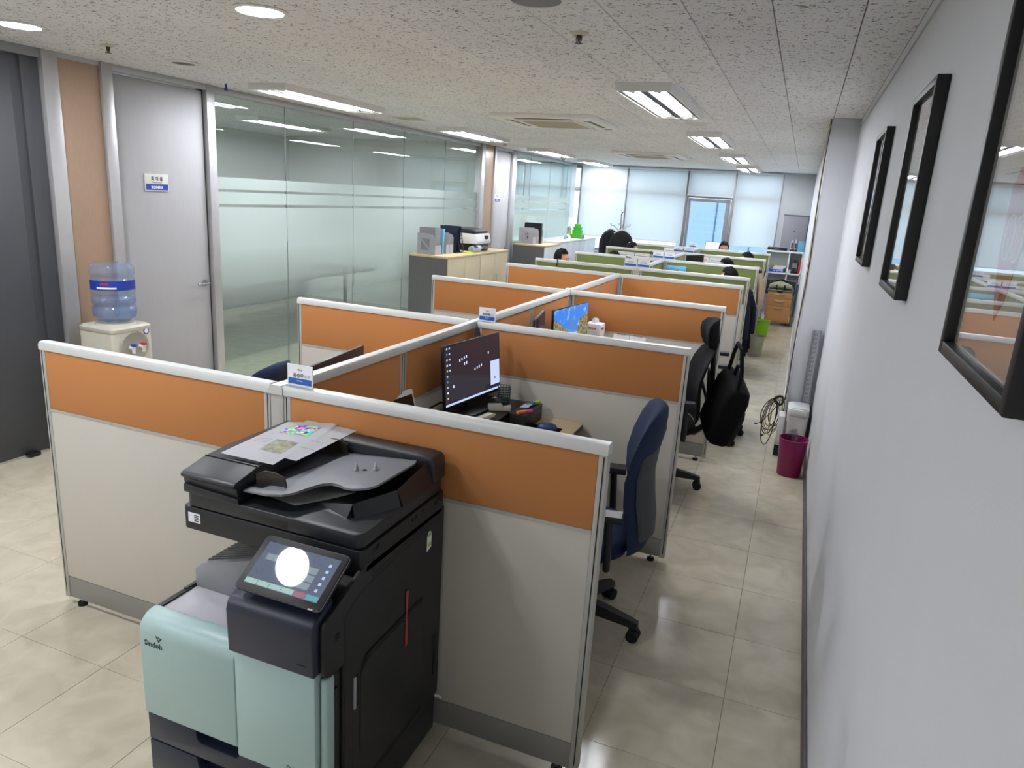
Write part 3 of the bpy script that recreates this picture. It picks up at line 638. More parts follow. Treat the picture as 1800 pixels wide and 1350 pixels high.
def armrest(t, y, x0, x1, z0, z1, mat='black_plastic'):
    s = 1 if y > 0 else -1
    MB().tube([(x1, y-s*.10, z0-.02), (x1, y-s*.01, z0), (x1, y, z0+.05), (x1-.01, y, z1-.02)], .016, 10).build('arm_post', mat, t)
    MB().loft([ell(0, 0, 0, .001, .001, 12)]*0 or [[(x, y+yy, z1+zz) for yy, zz in ((-.036, -.012), (.036, -.012), (.040, 0), (.034, .016), (-.034, .016), (-.040, 0))] for x in (x0, x0+.015, x1-.02, x1+.03, x1+.045)]).build('arm_pad', mat, t, smooth=50)
def blue_chair(lab, loc, rz):
    t = thing('office_chair', lab, 'chair', loc, rz, 'blue fabric office chairs')
    chair_base(t, a0=-.28); cushion_seat(t, 'blue_fabric', -.02, .47, .25, .245)
    zs = [.44, .46, .52, .60, .70, .80, .90, .99, 1.04, 1.07, 1.085]
    xc = [.255, .268, .280, .278, .262, .252, .262, .282, .292, .298, .300]
    hw = [.14, .19, .225, .245, .245, .235, .225, .205, .185, .14, .06]
    tf = [.02, .03, .035, .04, .045, .04, .035, .035, .03, .025, .012]; tb = [.015, .03, .04, .045, .045, .045, .045, .042, .036, .028, .014]; wr = [.03, .05, .065, .075, .08, .075, .065, .055, .04, .02, .0]
    back_shell('blue_fabric', zs, xc, hw, tf, tb, wr).build('backrest', 'blue_fabric', t, smooth=60)
    zb = [.50, .52, .60, .70, .80, .90, .96, .985]; ip = lambda z, a: float(np.interp(z, zs, a))
    back_shell('dark_mesh', zb, [ip(z, xc)+.030 for z in zb], [ip(z, hw)*q for z, q in zip(zb, (.55, .78, .84, .84, .82, .78, .6, .3))], [.0]*8, [.018]*8, [ip(z, wr)*.75 for z in zb]).build('back_shell', 'dark_mesh', t, smooth=60)
    MB().tube([(.02, 0, .405), (.2, 0, .405), (.27, 0, .44), (.285, 0, .56)], .022, 10, sx=1.6).build('back_bracket', 'black_plastic', t)
    for s in (-1, 1): armrest(t, s*.275, -.12, .14, .43, .665)
    return t
def mesh_chair(lab, loc, rz):
    t = thing('office_chair', lab, 'chair', loc, rz)
    chair_base(t, a0=-.1); cushion_seat(t, 'black_fabric', -.02, .47, .25, .25)
    zs = [.50, .52, .60, .70, .80, .90, .97, 1.0]; xc = [.23, .235, .235, .225, .23, .255, .28, .292]; hw = [.16, .19, .22, .235, .235, .22, .19, .14]
    back_shell('black_mesh', zs, xc, hw, [.008]*8, [.012]*8, [.03, .035, .04, .045, .045, .04, .03, .02]).build('backrest', 'black_mesh', t, smooth=60)
    MB().tube([(.03, 0, .405), (.24, 0, .405), (.31, 0, .46), (.315, 0, .70), (.305, 0, .95), (.315, 0, 1.08)], [.024, .024, .024, .02, .017, .013], 10, sx=1.5).build('back_spine', 'black_plastic', t)
    for s in (-1, 1): MB().tube([(.31, 0, .60), (.27, s*.12, .74), (.24, s*.215, .90)], .011, 8).build('back_brace', 'black_plastic', t)
    zh = [1.0, 1.012, 1.05, 1.10, 1.145, 1.178, 1.19]
    back_shell('black_fabric', zh, [.285, .285, .28, .272, .272, .285, .30], [.09, .125, .15, .155, .145, .115, .06], [.02, .03, .04, .042, .036, .024, .01], [.02, .03, .04, .042, .036, .024, .01], [.03, .04, .05, .05, .045, .03, .01]).build('headrest', 'black_fabric', t, smooth=60)
    for s in (-1, 1): armrest(t, s*.29, -.14, .12, .43, .67)
    return t
blue_chair('navy blue fabric office chair in the aisle behind the copier bay', (-1.02, 2.90, 0), .20)
blue_chair('navy blue fabric office chair behind the orange panel by the water cooler', (-2.93, 2.83, 0), .12).scale = (1, 1, .925)
mesh_chair('black mesh office chair with headrest and a bag hung behind', (-1.0, 4.78, 0), .30)
blue_chair('navy blue fabric office chair half hidden behind the hanging bag', (-.80, 6.14, 0), PI+.15)

# ================================================================== the copier
MX0, MX1, MYB = -1.853, -1.237, 1.965
mf = thing('office_copier', 'large black and mint office copier with lit touch screen', 'copier', (-1.545, 1.65, 0))
def MP(mb, name, mat, par=None, smooth=35): return mb.build(name, mat, par or mf, True, smooth)
# lower cabinet
MP(MB().box(MX0+.006, MX1-.004, 1.36, MYB-.01, .055, .195, bev=.006), 'paper_cabinet', 'charcoal_plastic')
MP(MB().box(MX0+.004, MX1-.012, 1.37, MYB, .195, .655, bev=.006), 'body', 'charcoal_plastic')
for x in (MX0+.07, MX1-.07):
    for y in (1.42, 1.90): MP(MB().cyl((x-.012, y, .026), (x+.012, y, .026), .026, n=18).box(x-.016, x+.016, y-.016, y+.016, .03, .058), 'caster', 'rubber')
# navy paper drawers with grip pockets
def drawer(z0, z1):
    gx0, gx1 = -1.675, -1.517
    pts = [(MX0, z0), (MX1, z0), (MX1, z1), (gx1, z1), (gx1-.006, z1-.034), (gx1-.016, z1-.040), (gx0+.016, z1-.040), (gx0+.004, z1-.03), (gx0, z1), (MX0, z1)]
    d = MP(MB().prism(pts, 'xz', 1.312, 1.366, bev=.003), 'paper_drawer', 'navy_plastic')
    MP(MB().box(gx0-.002, gx1+.002, 1.345, 1.36, z1-.042, z1-.001), 'grip_pocket', 'black_plastic', d)
for z0, z1 in ((.06, .168), (.172, .278), (.282, .372)): drawer(z0, z1)
# mint front cover: rounded top edge, seam, right door
def front_prof(y0, yb, z0, z1, r, n=7):
    return [(yb, z0), (y0, z0)] + [(y0+r-r*math.cos(math.radians(90*k/n)), z1-r+r*math.sin(math.radians(90*k/n))) for k in range(n+1)] + [(yb, z1)]
cov = MP(MB().prism([(MX0+.006, .374), (-1.519, .374), (-1.519, .66), (MX0+.006, .66)], 'xz', 1.33, 1.34), 'cover_core', 'black_plastic')
lc = MP(MB().prism(front_prof(1.306, 1.372, .376, .692, .05), 'yz', MX0-.003, -1.5205, bev=.004), 'front_cover', 'mint_plastic', smooth=50)
rc = MP(MB().prism([(1.372, .352), (1.306, .352), (1.306, .70), (1.372, .70)], 'yz', -1.5185, -1.262, bev=.004), 'toner_door', 'mint_plastic')
MP(MB().box(-1.26, MX1, 1.322, 1.362, .352, .672, bev=.010, seg=3), 'door_edge', 'mint_plastic')
MP(MB().box(MX1-.012, MX1+.001, 1.356, 1.372, .555, .625, bev=.002), 'door_catch', 'black_plastic')
fm = lambda x, z: frame_mtx((x, 1.3055, z), (1, 0, 0), (0, 0, 1))
def FW(m): return Matrix.Translation(-WL(lc)) @ m
text('brand_lettering', 'Sindoh', .024, 'logo_ink', lc, FW(fm(-1.838, .605)), bold=.0004)
tri = MB(); a, b, c = Vector((-1.795, 1.3053, .645)), Vector((-1.771, 1.3053, .640)), Vector((-1.785, 1.3053, .625))
cen = (a+b+c)/3; q = [cen+(p-cen)*.42 for p in (a, b, c)]
tri.poly([a, b, c]+q, [(0, 1, 4, 3), (1, 2, 5, 4), (2, 0, 3, 5)]); MP(tri, 'brand_triangle', 'logo_ink', lc, 0)
text('model_lettering', 'D420', .020, 'logo_ink', rc, Matrix.Translation(-WL(rc)) @ fm(-1.355, .372))
MP(MB().prism([(-1.288+.012*math.cos(2*PI*k/24), .378+.012*math.sin(2*PI*k/24)) for k in range(24)], 'xz', 1.3045, 1.3062), 'emblem', 'logo_ink', rc)
# output bay: light grey floor, ribbed ramp
MP(MB().box(MX0+.012, -1.52, 1.345, 1.96, .656, .684, bev=.003), 'bay_floor', 'light_grey_plastic')
MP(MB().box(MX0-.002, MX0+.014, 1.345, 1.49, .66, .690, bev=.002).box(MX0-.002, MX0+.01, 1.47, 1.96, .66, .694, bev=.002), 'bay_edge', 'black_plastic')
ramp = [(-1.842, .684), (-1.842, .745), (-1.815, .768), (-1.50, .862), (-1.50, .684)]
rm = MP(MB().prism(ramp, 'xz', 1.505, 1.93, bev=.004), 'output_ramp', 'grey_wedge')
rb = MB()
for k in range(26):
    y = 1.525+k*.0155; rb.prism([(-1.808, .7715), (-1.808, .7745), (-1.512, .8625), (-1.512, .8595)], 'xz', y, y+.0075)
o = MP(rb, 'ramp_ribs', 'rib_grey', rm, 0); o['kind'] = 'stuff'
MP(MB().box(MX0+.03, -1.5, 1.935, 1.96, .684, .89), 'bay_back', 'charcoal_plastic'); MP(MB().box(MX0+.004, MX0+.04, 1.90, MYB, .65, .89, bev=.004), 'rear_pillar', 'charcoal_plastic')
# right tower behind the console
tower = [(1.372, .655), (1.372, .84), (1.53, .892), (1.53, .905), (MYB, .905), (MYB, .655)]
MP(MB().prism(tower, 'yz', -1.50, MX1-.012, bev=.003), 'right_tower', 'charcoal_plastic')
side = [(1.398, .196), (1.398, .672), (1.340, .672), (1.318, .685), (1.310, .705), (1.310, .825), (1.318, .84), (1.478, .905), (1.53, .912), (MYB, .905), (MYB, .196)]
sd = MP(MB().prism(side, 'yz', MX1-.013, MX1, bev=.003), 'side_cover', 'charcoal_plastic')
def seam(pts, w=.0025, nm='seam', mat='black_joint'):
    m = MB()
    for (y0, z0), (y1, z1) in zip(pts, pts[1:]):
        d = Vector((0, y1-y0, z1-z0)); n = Vector((0, -d.z, d.y)).normalized()*w/2; A = Vector((MX1+.0006, y0, z0)); C = Vector((MX1+.0006, y1, z1))
        m.poly([A-n, C-n, C+n, A+n], [(0, 1, 2, 3)])
    return MP(m, nm, mat, sd, 0)
seam([(1.403, .196), (1.403, .81), (1.475, .845), (1.536, .851), (1.88, .876), (1.88, .90)]); seam([(1.536, .851), (1.536, .95)]); seam([(1.54, .868), (1.88, .893)], .002)
# side access door with a deep finger groove
dr = [(1.478, .335), (1.842, .352), (1.842, .45), (1.838, .455), (1.834, .60), (1.826, .625), (1.80, .634), (1.52, .634), (1.492, .62), (1.478, .59)]
MP(MB().prism(dr, 'yz', MX1-.002, MX1+.002, bev=.001), 'side_door', 'charcoal_plastic', sd); seam(dr+[dr[0]], .003, 'door_gap')
MP(MB().prism([(1.484, .60), (1.50, .632), (1.525, .640), (1.826, .642), (1.83, .632), (1.53, .618), (1.505, .612), (1.492, .598)], 'yz', MX1+.0012, MX1+.0028), 'finger_groove', 'black_joint', sd)
MP(MB().box(MX1-.001, MX1+.0045, 1.444, 1.452, .50, .60, bev=.001), 'latch_bar', 'light_grey_plastic', sd); MP(MB().box(MX1-.001, MX1+.0015, 1.452, 1.466, .50, .60), 'latch_pocket', 'black_joint', sd)
MP(MB().box(MX1-.001, MX1+.0015, 1.923, 1.936, .29, .446), 'vent_slot', 'black_joint', sd)
MP(MB().prism([(1.50, .196), (1.84, .206), (1.84, .225), (1.50, .212)], 'yz', MX1-.001, MX1+.0012), 'lower_slot', 'black_joint', sd)
seam([(1.403, .45), (1.442, .47), (1.442, .30), (1.442, .20)], .002); seam([(1.425, .38), (1.418, .20)], .003)
tp = MP(MB().poly([(MX1+.0035, 1.719, .524), (MX1+.0035, 1.735, .53), (MX1+.0032, 1.729, .63), (MX1+.0035, 1.735, .714), (MX1+.0035, 1.720, .718), (MX1+.0032, 1.722, .63)], [(0, 1, 2, 5), (5, 2, 3, 4)]), 'warning_tape', 'red_tape', sd, 0)
MP(MB().prism([(1.850, .788), (1.878, .795), (1.878, .84), (1.874, .850), (1.866, .855), (1.856, .850), (1.850, .838)], 'yz', MX1, MX1+.001), 'energy_label', 'paper', sd)
MP(MB().prism([(1.853, .835), (1.875, .838), (1.872, .846), (1.866, .850), (1.858, .847)], 'yz', MX1+.001, MX1+.0016), 'label_dial', 'lime_plastic', sd)
MP(MB().box(MX1+.001, MX1+.0016, 1.853, 1.874, .803, .815), 'label_bar', 'lime_paper', sd)
for y, z in ((1.56, .945), (1.75, .94), (1.90, .935)): MP(MB().cyl((MX1+.0, y, z), (MX1+.0017, y, z), .006, n=14), 'screw_hole', 'black_joint', sd)
for y in (1.545, 1.765, 1.81, 1.915): MP(MB().box(MX1, MX1+.0015, y, y+.014, .937, .947), 'hook_slot', 'black_joint', sd)
MP(MB().tube([(MX1-.0, 1.948, .19), (MX1+.012, 1.955, .187), (MX1+.016, 1.962, .175)], .004, 8), 'power_cord', 'white_plastic', sd)
MP(MB().box(MX1+.0, MX1+.0012, 1.362, 1.378, .765, .785), 'usb_port', 'black_joint', sd)
# console: navy block and tilted tablet
con = [(1.372, .694), (1.288, .694), (1.284, .82), (1.290, .84), (1.303, .853), (1.372, .882)]
cn = MP(MB().prism(con, 'yz', -1.521, MX1-.013, bev=.007, seg=3), 'console', 'navy_plastic', smooth=45)
MP(MB().box(-1.30, -1.275, 1.2855, 1.2872, .725, .727), 'console_mark', 'black_joint', cn)
tm = Matrix.Translation((-1.368, 1.362, .930)) @ Matrix.Rotation(math.radians(31.5), 4, 'X')
tb = MP(MB().prism(rect_round(-.131, .131, -.080, .080, .012), 'xy', -.014, 0, bev=.002, mtx=tm), 'tablet', 'black_plastic')
TL = Matrix.Translation(-WL(tb)) @ tm
def TS(x0, x1, y0, y1, name, mat, h=.0006): return MB().box(x0, x1, y0, y1, .0, h, mtx=TL).build(name, mat, tb, False, 0, keep=True)
MB().loft([[tuple(Vector((p[0], p[1], z))) for p in rect_round(-.1315, .1315, -.0805, .0805, .0125)] for z in (-.004, -.0015)], mtx=TL, caps=False).build('tablet_rim', 'light_grey_plastic', tb, keep=True)
TS(-.112, .112, -.062, .062, 'screen', 'screen_panel', .0003)
for k, mt_ in enumerate(('ui_mint', 'ui_mint', 'ui_mint', 'ui_mint', 'ui_rose', 'ui_teal')): TS(-.111+k*.0372, -.0755+k*.0372, -.060, -.046, 'screen_button', mt_)
for k in range(3): TS(.036, .068, -.038+k*.022, -.020+k*.022, 'screen_card', 'ui_card')
TS(-.095, -.06, .012, .030, 'screen_card', 'ui_card'); TS(-.02, .012, .008, .024, 'screen_card', 'ui_card')
for k in range(5): TS(.088, .096, -.036+k*.018, -.028+k*.018, 'screen_icon', 'ui_icon')
TS(.098, .112, -.083, -.079, 'lock_tab', 'light_grey_plastic', .001)
MP(MB().box(-1.46, -1.28, 1.375, 1.44, .885, .935, bev=.012), 'tablet_mount', 'black_plastic')
# scanner unit and lid
sc = MP(MB().prism(rect_round(MX0-.002, MX1+.0, 1.482, MYB, .018), 'xy', .888, .958, bev=.004), 'scanner', 'charcoal_plastic')
ld = MP(MB().prism(rect_round(MX0+.012, MX1-.006, 1.484, MYB-.004, .022), 'xy', .962, 1.004, bev=.005, seg=3), 'scanner_lid', 'charcoal_light')
MP(MB().box(-1.64, -1.475, 1.4835, 1.5, .964, .992, bev=.004), 'lid_grip', 'black_plastic', ld)
lbl = MP(MB().box(-1.832, -1.788, 1.4815, 1.4822, .912, .942), 'serial_label', 'paper', sc)
for k in range(4): MP(MB().box(-1.810, -1.794+.003*(k % 2), 1.4811, 1.4816, .917+k*.0055, .9195+k*.0055), 'label_line', 'ink', lbl)
# document feeder: head on the left, spine box at the rear
hd = MP(MB().prism([(1.492, 1.004), (1.484, 1.048), (1.474, 1.054), (1.474, 1.062), (1.484, 1.068), (1.57, 1.086), (1.66, 1.092), (1.955, 1.092), (1.955, 1.004)], 'yz', MX0+.006, -1.652, bev=.004), 'feeder_head', 'charcoal_light')
MP(MB().prism([(MX0+.010, 1.004), (-1.645, 1.004), (-1.645, 1.020), (MX0+.010, 1.030)], 'xz', 1.480, 1.50, bev=.003), 'feeder_plinth', 'charcoal_plastic', hd)
MP(MB().box(MX0+.008, -1.654, 1.5705, 1.573, 1.0855, 1.0885), 'head_seam', 'black_joint', hd)
gm = MP(MB().prism([(1.585, 1.0888), (1.70, 1.0938), (1.70, 1.0945), (1.585, 1.0895)], 'yz', -1.745, -1.662), 'instruction_strip', 'black_plastic', hd, 0)
for k in range(3): MP(MB().box(-1.735+.022*k, -1.72+.022*k, 1.60+.018*k, 1.612+.018*k, 1.0915+.0009*k, 1.0925+.0009*k), 'pictogram', 'paper', gm, 0)
bx = MP(MB().prism([(-1.655, 1.004), (-1.655, 1.091), (-1.62, 1.091), (-1.29, 1.091), (-1.252, 1.087), (-1.240, 1.074), (-1.238, 1.004)], 'xz', 1.888, MYB, bev=.006), 'feeder_spine', 'charcoal_light', smooth=45)
# paper tray of the feeder
tr = [(-1.648, 1.505), (-1.56, 1.498), (-1.515, 1.508), (-1.490, 1.535), (-1.478, 1.585), (-1.462, 1.618), (-1.438, 1.632), (-1.410, 1.628), (-1.385, 1.612), (-1.352, 1.610), (-1.318, 1.628), (-1.302, 1.655), (-1.292, 1.86), (-1.30, 1.885), (-1.648, 1.885)]
tz = lambda x: 1.042+(x+1.648)*.09
tmb = MB(); b2 = bmesh.new(); lo = [b2.verts.new((x, y, tz(x)-.008)) for x, y in tr]; hi = [b2.verts.new((x, y, tz(x))) for x, y in tr]
b2.faces.new(lo[::-1]); b2.faces.new(hi)
for i in range(len(tr)): b2.faces.new([lo[i], lo[(i+1) % len(tr)], hi[(i+1) % len(tr)], hi[i]])
bmesh.ops.bevel(b2, geom=b2.edges[:], offset=.002, segments=2, affect='EDGES', profile=.5, clamp_overlap=True); tmb._merge(b2); ty = MP(tmb, 'feed_tray', 'tray_grey')
MP(MB().poly([(-1.647, 1.53, tz(-1.647)+.0015), (-1.60, 1.53, tz(-1.60)+.0015), (-1.54, 1.87, tz(-1.54)+.0015), (-1.647, 1.87, tz(-1.647)+.0015)], [(0, 1, 2, 3)]), 'tray_liner', 'black_plastic', ty, 0)
for x, y in ((-1.43, 1.745), (-1.375, 1.765)): MP(MB().lathe([(.008, 0), (.006, .008), (.001, .024)], 12, (x, y, tz(x)+.001)), 'paper_stop', 'light_grey_plastic', ty)
MP(MB().box(-1.41, -1.40, 1.748, 1.758, tz(-1.4)+.0005, tz(-1.4)+.002), 'sensor', 'black_joint', ty)
MP(MB().loft([[(x, 1.545+.012*math.sin(k*.7), z) for z in (tz(x)+.001, top)] + [(x, 1.551+.012*math.sin(k*.7), z) for z in (top, tz(x)+.001)] for k, (x, top) in enumerate(((-1.635, 1.080), (-1.61, 1.088), (-1.58, 1.088), (-1.545, 1.080), (-1.535, 1.062)))]), 'paper_guide', 'smoke_plastic', ty)
MP(MB().loft([[(x, 1.868, z) for z in (tz(x)+.001, top)] + [(x, 1.874, z) for z in (top, tz(x)+.001)] for k, (x, top) in enumerate(((-1.635, 1.086), (-1.61, 1.094), (-1.58, 1.094), (-1.545, 1.085)))]), 'paper_guide', 'smoke_plastic', ty)
# raised collar under the tray
cl = [(-1.46, 1.60, 1.006), (-1.33, 1.575, 1.04), (-1.262, 1.70, 1.05), (-1.262, 1.885, 1.078)]
cm = MB()
for (xa, ya, za), (xb, yb, zb) in zip(cl, cl[1:]):
    d = Vector((xb-xa, yb-ya, 0)).normalized(); n = Vector((d.y, -d.x, 0))*.022
    cm.poly([(xa, ya, za), (xb, yb, zb), (xb+n.x, yb+n.y, 1.004), (xa+n.x, ya+n.y, 1.004), (xa-n.x*.5, ya-n.y*.5, 1.004), (xb-n.x*.5, yb-n.y*.5, 1.004)], [(0, 1, 2, 3), (1, 0, 4, 5), (0, 3, 4), (1, 5, 2), (3, 2, 5, 4)])
MP(cm, 'tray_collar', 'charcoal_light', ld, 20)
# loose sheets on top
def sheet(name, lab, pts, z, mat='paper', curl=.004, cat='paper sheet', extra=()):
    a, b, c, d = [Vector(p) for p in pts]
    fn = lambda u, v: (a.lerp(b, u)).lerp(d.lerp(c, u), v) + Vector((0, 0, z+curl*(math.sin(u*PI*1.2)*math.sin(v*PI)+.4*u*v)))
    t = thing(name, lab, cat, tuple((a+c)/2+Vector((0, 0, z))))
    MB().grid(fn, 10, 10, .0003).build('sheet', mat, t, True)
    for nm, m_, u0, u1, v0, v1 in extra:
        MB().grid(lambda u, v: tuple(Vector(fn(u0+(u1-u0)*u, v0+(v1-v0)*v))+Vector((0, 0, .0008))), 6, 6).build(nm, m_, t, True)
    return t
ps = [onz(387, 796, 1.096).xy, onz(480, 817, 1.096).xy, onz(597, 745, 1.096).xy, onz(507, 741, 1.096).xy]
sheet('paper_sheet', 'white printed sheet with colour chart lying on the copier feeder', [(p.x, p.y, 0) for p in ps], 1.096, curl=.004, extra=[
    ('colour_bars', 'print_chart', .25, .8, .62, .88), ('photo', 'print_photo', .45, .85, .2, .46), ('text_block', 'ink_grey', .12, .38, .36, .365), ('text_block', 'ink_grey', .12, .38, .40, .405), ('text_block', 'ink_grey', .12, .38, .44, .445)])
ps = [onz(440, 790, 1.094).xy, onz(521, 810, 1.094).xy, onz(627, 757, 1.094).xy, onz(541, 738, 1.094).xy]
sheet('paper_sheet', 'white sheet with pencil strokes under the colour chart print', [(p.x, p.y, 0) for p in ps], 1.0935, curl=.001, extra=[('stroke', 'ink_grey', .60, .95, .3, .306), ('stroke', 'ink_grey', .62, .9, .5, .505)])
ps = [(-1.62, 1.56, 0), (-1.50, 1.545, 0), (-1.40, 1.70, 0), (-1.52, 1.78, 0)]
sheet('paper_sheet', 'delivered sheet lying under the feeder tray of the copier', ps, 1.010, curl=.004)

# ================================================================== wall pictures and signs
def picture(y0, y1, z0, z1, lab, red=False):
    t = thing('wall_picture', lab, 'picture', (-.015, (y0+y1)/2, z0), 0, 'black framed wall pictures')
    w = .022; d = .032
    MB().box(-d, -.001, y0, y0+w, z0, z1, bev=.002).build('frame_side', 'frame_black', t, True); MB().box(-d, -.001, y1-w, y1, z0, z1, bev=.002).build('frame_side', 'frame_black', t, True)
    MB().box(-d, -.001, y0+w, y1-w, z0, z0+w, bev=.002).build('frame_rail', 'frame_black', t, True); MB().box(-d, -.001, y0+w, y1-w, z1-w, z1, bev=.002).build('frame_rail', 'frame_black', t, True)
    pr = MB().box(-.014, -.010, y0+w, y1-w, z0+w, z1-w).build('print', 'poster', t, True)
    MB().box(-.0205, -.0185, y0+w, y1-w, z0+w, z1-w).build('glazing', 'frame_glass', t, True)
    if red:
        cy, cz = (y0+y1)/2-.015, z0+.20; s = .105
        sh = [(-.9, .75), (-.45, .95), (0, .85), (.5, .98), (.92, .72), (.8, -.15), (.45, -.7), (0, -1.05), (-.5, -.72), (-.85, -.1)]
        MB().prism([(cy+a*s*.62, cz+b*s) for a, b in sh], 'yz', -.0152, -.0141).build('emblem', 'poster_red', pr, True, 0)
        for q in (-.35, .1): MB().tube([(-.0155, cy+s*(q+.22*math.cos(2*PI*k/20)), cz+s*(.05+.3*math.sin(2*PI*k/20))) for k in range(21)], .0022, 6).build('emblem_ring', 'poster_line', pr, True)
        MB().box(-.0145, -.0141, y0+.12, y1-.1, z1-.16, z1-.13).build('title_line', 'ink_grey', pr, True)
    else:
        MB().box(-.0145, -.0141, y0+.09, y1-.09, z0+.12, z1-.2).build('image_block', 'ink_grey', pr, True)
picture(.985, 1.445, 1.675, 2.27, 'black framed picture with a red crest on the white wall', True)
picture(2.175, 2.615, 1.685, 2.25, 'black framed picture between the red crest picture and the next frame')
picture(3.42, 3.87, 1.69, 2.255, 'black framed picture closest to the wall column')
def door_sign(y0, y1, z0, z1, lab, full):
    t = thing('door_sign', lab, 'sign', (XL-.02, (y0+y1)/2, z0), 0)
    fx = XL-.030
    pl = B('plate', 'white_plastic', t, (fx+.0005, fx+.008, y0, y1, z0, z1), bev=.0015, world=True)
    h = z1-z0
    B('blue_band', 'royal_blue', t, (fx+.008, fx+.0088, y0+.008, y1-.008, z0+.008, z0+h*.42), world=True)
    mt = lambda dz: Matrix.Translation(-WL(t)) @ frame_mtx((fx+.0087, (y0+y1)/2, z0+dz), (0, 1, 0), (0, 0, 1))
    text('company_lettering', 'KOMAX', h*.24, 'paper', t, mt(h*.14), 'CENTER', .0006, .0008)
    text('room_lettering', '회 의 실' if full else '연구소', h*.26, 'ink', t, mt(h*.63), 'CENTER', .0005, .0006)
    if full: text('room_lettering_small', 'Meeting Room', h*.12, 'ink_grey', t, mt(h*.47), 'CENTER', .0005)
door_sign(4.168, 4.388, 1.752, 1.878, 'white and blue room sign on the near grey door', True)
door_sign(10.83, 11.05, 1.76, 1.88, 'white and blue room sign on the far grey door', False)

# ================================================================== water cooler
wc = thing('water_cooler', 'cream water cooler standing before the copper panel', 'water cooler', (-4.57, 3.57, 0))
def WP(mb, n, m, par=None, sm=40): return mb.build(n, m, par or wc, True, sm)
cx0, cx1, cy0, cy1 = -4.73, -4.41, 3.41, 3.73
WP(MB().prism(rect_round(cx0, cx1, cy0, cy1, .03), 'xy', .02, .835, bev=.006), 'body', 'cream_plastic')
tp_ = WP(MB().loft([[(x, y, z) for x, y in rect_round(cx0-k, cx1+k, cy0-k, cy1+k, .04)] for k, z in ((.0, .835), (.004, .842), (.004, .862), (-.01, .875))]), 'top_cover', 'cream_plastic')
WP(MB().lathe([(.125, .874), (.12, .886), (.095, .888)], 36, (-4.565, 3.57, 0)), 'bottle_seat', 'cream_plastic')
fp = WP(MB().lathe([(0, .006), (.06, .006), (.084, .0065), (.092, .012), (.1, .012), (.1, 0)], 36, caps=False, mtx=Matrix.Translation((cx1+.001, 3.57, .735)) @ Matrix.Rotation(PI/2, 4, 'Y') @ Matrix.Scale(1.1, 4, (0, 1, 0))), 'tap_recess', 'bin_taupe')
for dy, m_ in ((-.04, 'royal_blue'), (.04, 'red_plastic')):
    tap = WP(MB().cyl((cx1, 3.57+dy, .73), (cx1+.045, 3.57+dy, .73), .013, n=14).cyl((cx1+.04, 3.57+dy, .735), (cx1+.04, 3.57+dy, .695), .011, n=14), 'tap', 'white_plastic')
    WP(MB().box(cx1+.025, cx1+.06, 3.557+dy, 3.583+dy, .745, .76, bev=.004), 'lever', m_, tap)
WP(MB().lathe([(0, 0), (.023, 0), (.023, .001), (0, .001)], 28, mtx=Matrix.Translation((cx1+.0015, 3.675, .825)) @ Matrix.Rotation(PI/2, 4, 'Y')), 'seal_sticker', 'royal_blue')
WP(MB().lathe([(0, 0), (.016, 0), (.016, .0012), (0, .0012)], 28, mtx=Matrix.Translation((cx1+.0022, 3.675, .825)) @ Matrix.Rotation(PI/2, 4, 'Y')), 'seal_centre', 'paper')
WP(MB().prism(rect_round(3.565, 3.615, .815, .832, .008), 'yz', cx1, cx1+.0015), 'brand_badge', 'ink')
WP(MB().box(cx1-.002, cx1+.04, 3.47, 3.67, .50, .52, bev=.004), 'drip_tray', 'tray_grey')
for x in (cx0+.04, cx1-.04):
    for y in (cy0+.04, cy1-.04): WP(MB().cyl((x, y, 0), (x, y, .021), .016, n=12), 'foot', 'rubber')
bt = thing('water_bottle', 'blue translucent water bottle upside down on the cooler', 'water bottle', (-4.565, 3.57, .889))
prof = [(.035, .0), (.10, .012), (.128, .035), (.137, .06), (.137, .10), (.128, .112), (.128, .122), (.137, .134), (.137, .172), (.128, .184), (.128, .194), (.136, .206), (.136, .295), (.129, .305), (.129, .315), (.137, .327), (.137, .365), (.128, .388), (.10, .400), (.06, .396), (.0, .388)]
MB().lathe(prof, 40, caps=False).build('bottle', 'bottle_plastic', bt, smooth=60)
MB().lathe([(.0, .008), (.095, .016), (.123, .038), (.131, .062), (.131, .10), (.123, .113), (.123, .121), (.131, .135), (.131, .165), (0, .165)], 40, caps=False).build('water', 'bottle_plastic', bt, smooth=60)
lb = MB(); nb = 16
lb.grid(lambda u, v: (.1385*math.cos(-2.0+2.6*u), .1385*math.sin(-2.0+2.6*u), .226+.064*v), nb, 1); bl = lb.build('label', 'royal_blue', bt)
MB().grid(lambda u, v: (.139*math.cos(-1.45+.9*u), .139*math.sin(-1.45+.9*u), .236+.012*v), 8, 1).build('label_print', 'paper', bl, False)
MB().grid(lambda u, v: (.139*math.cos(-1.25+.35*u), .139*math.sin(-1.25+.35*u), .262+.015*v), 8, 1).build('label_print', 'red_plastic', bl, False)
for ch in bl.children: ch.location -= bl.location

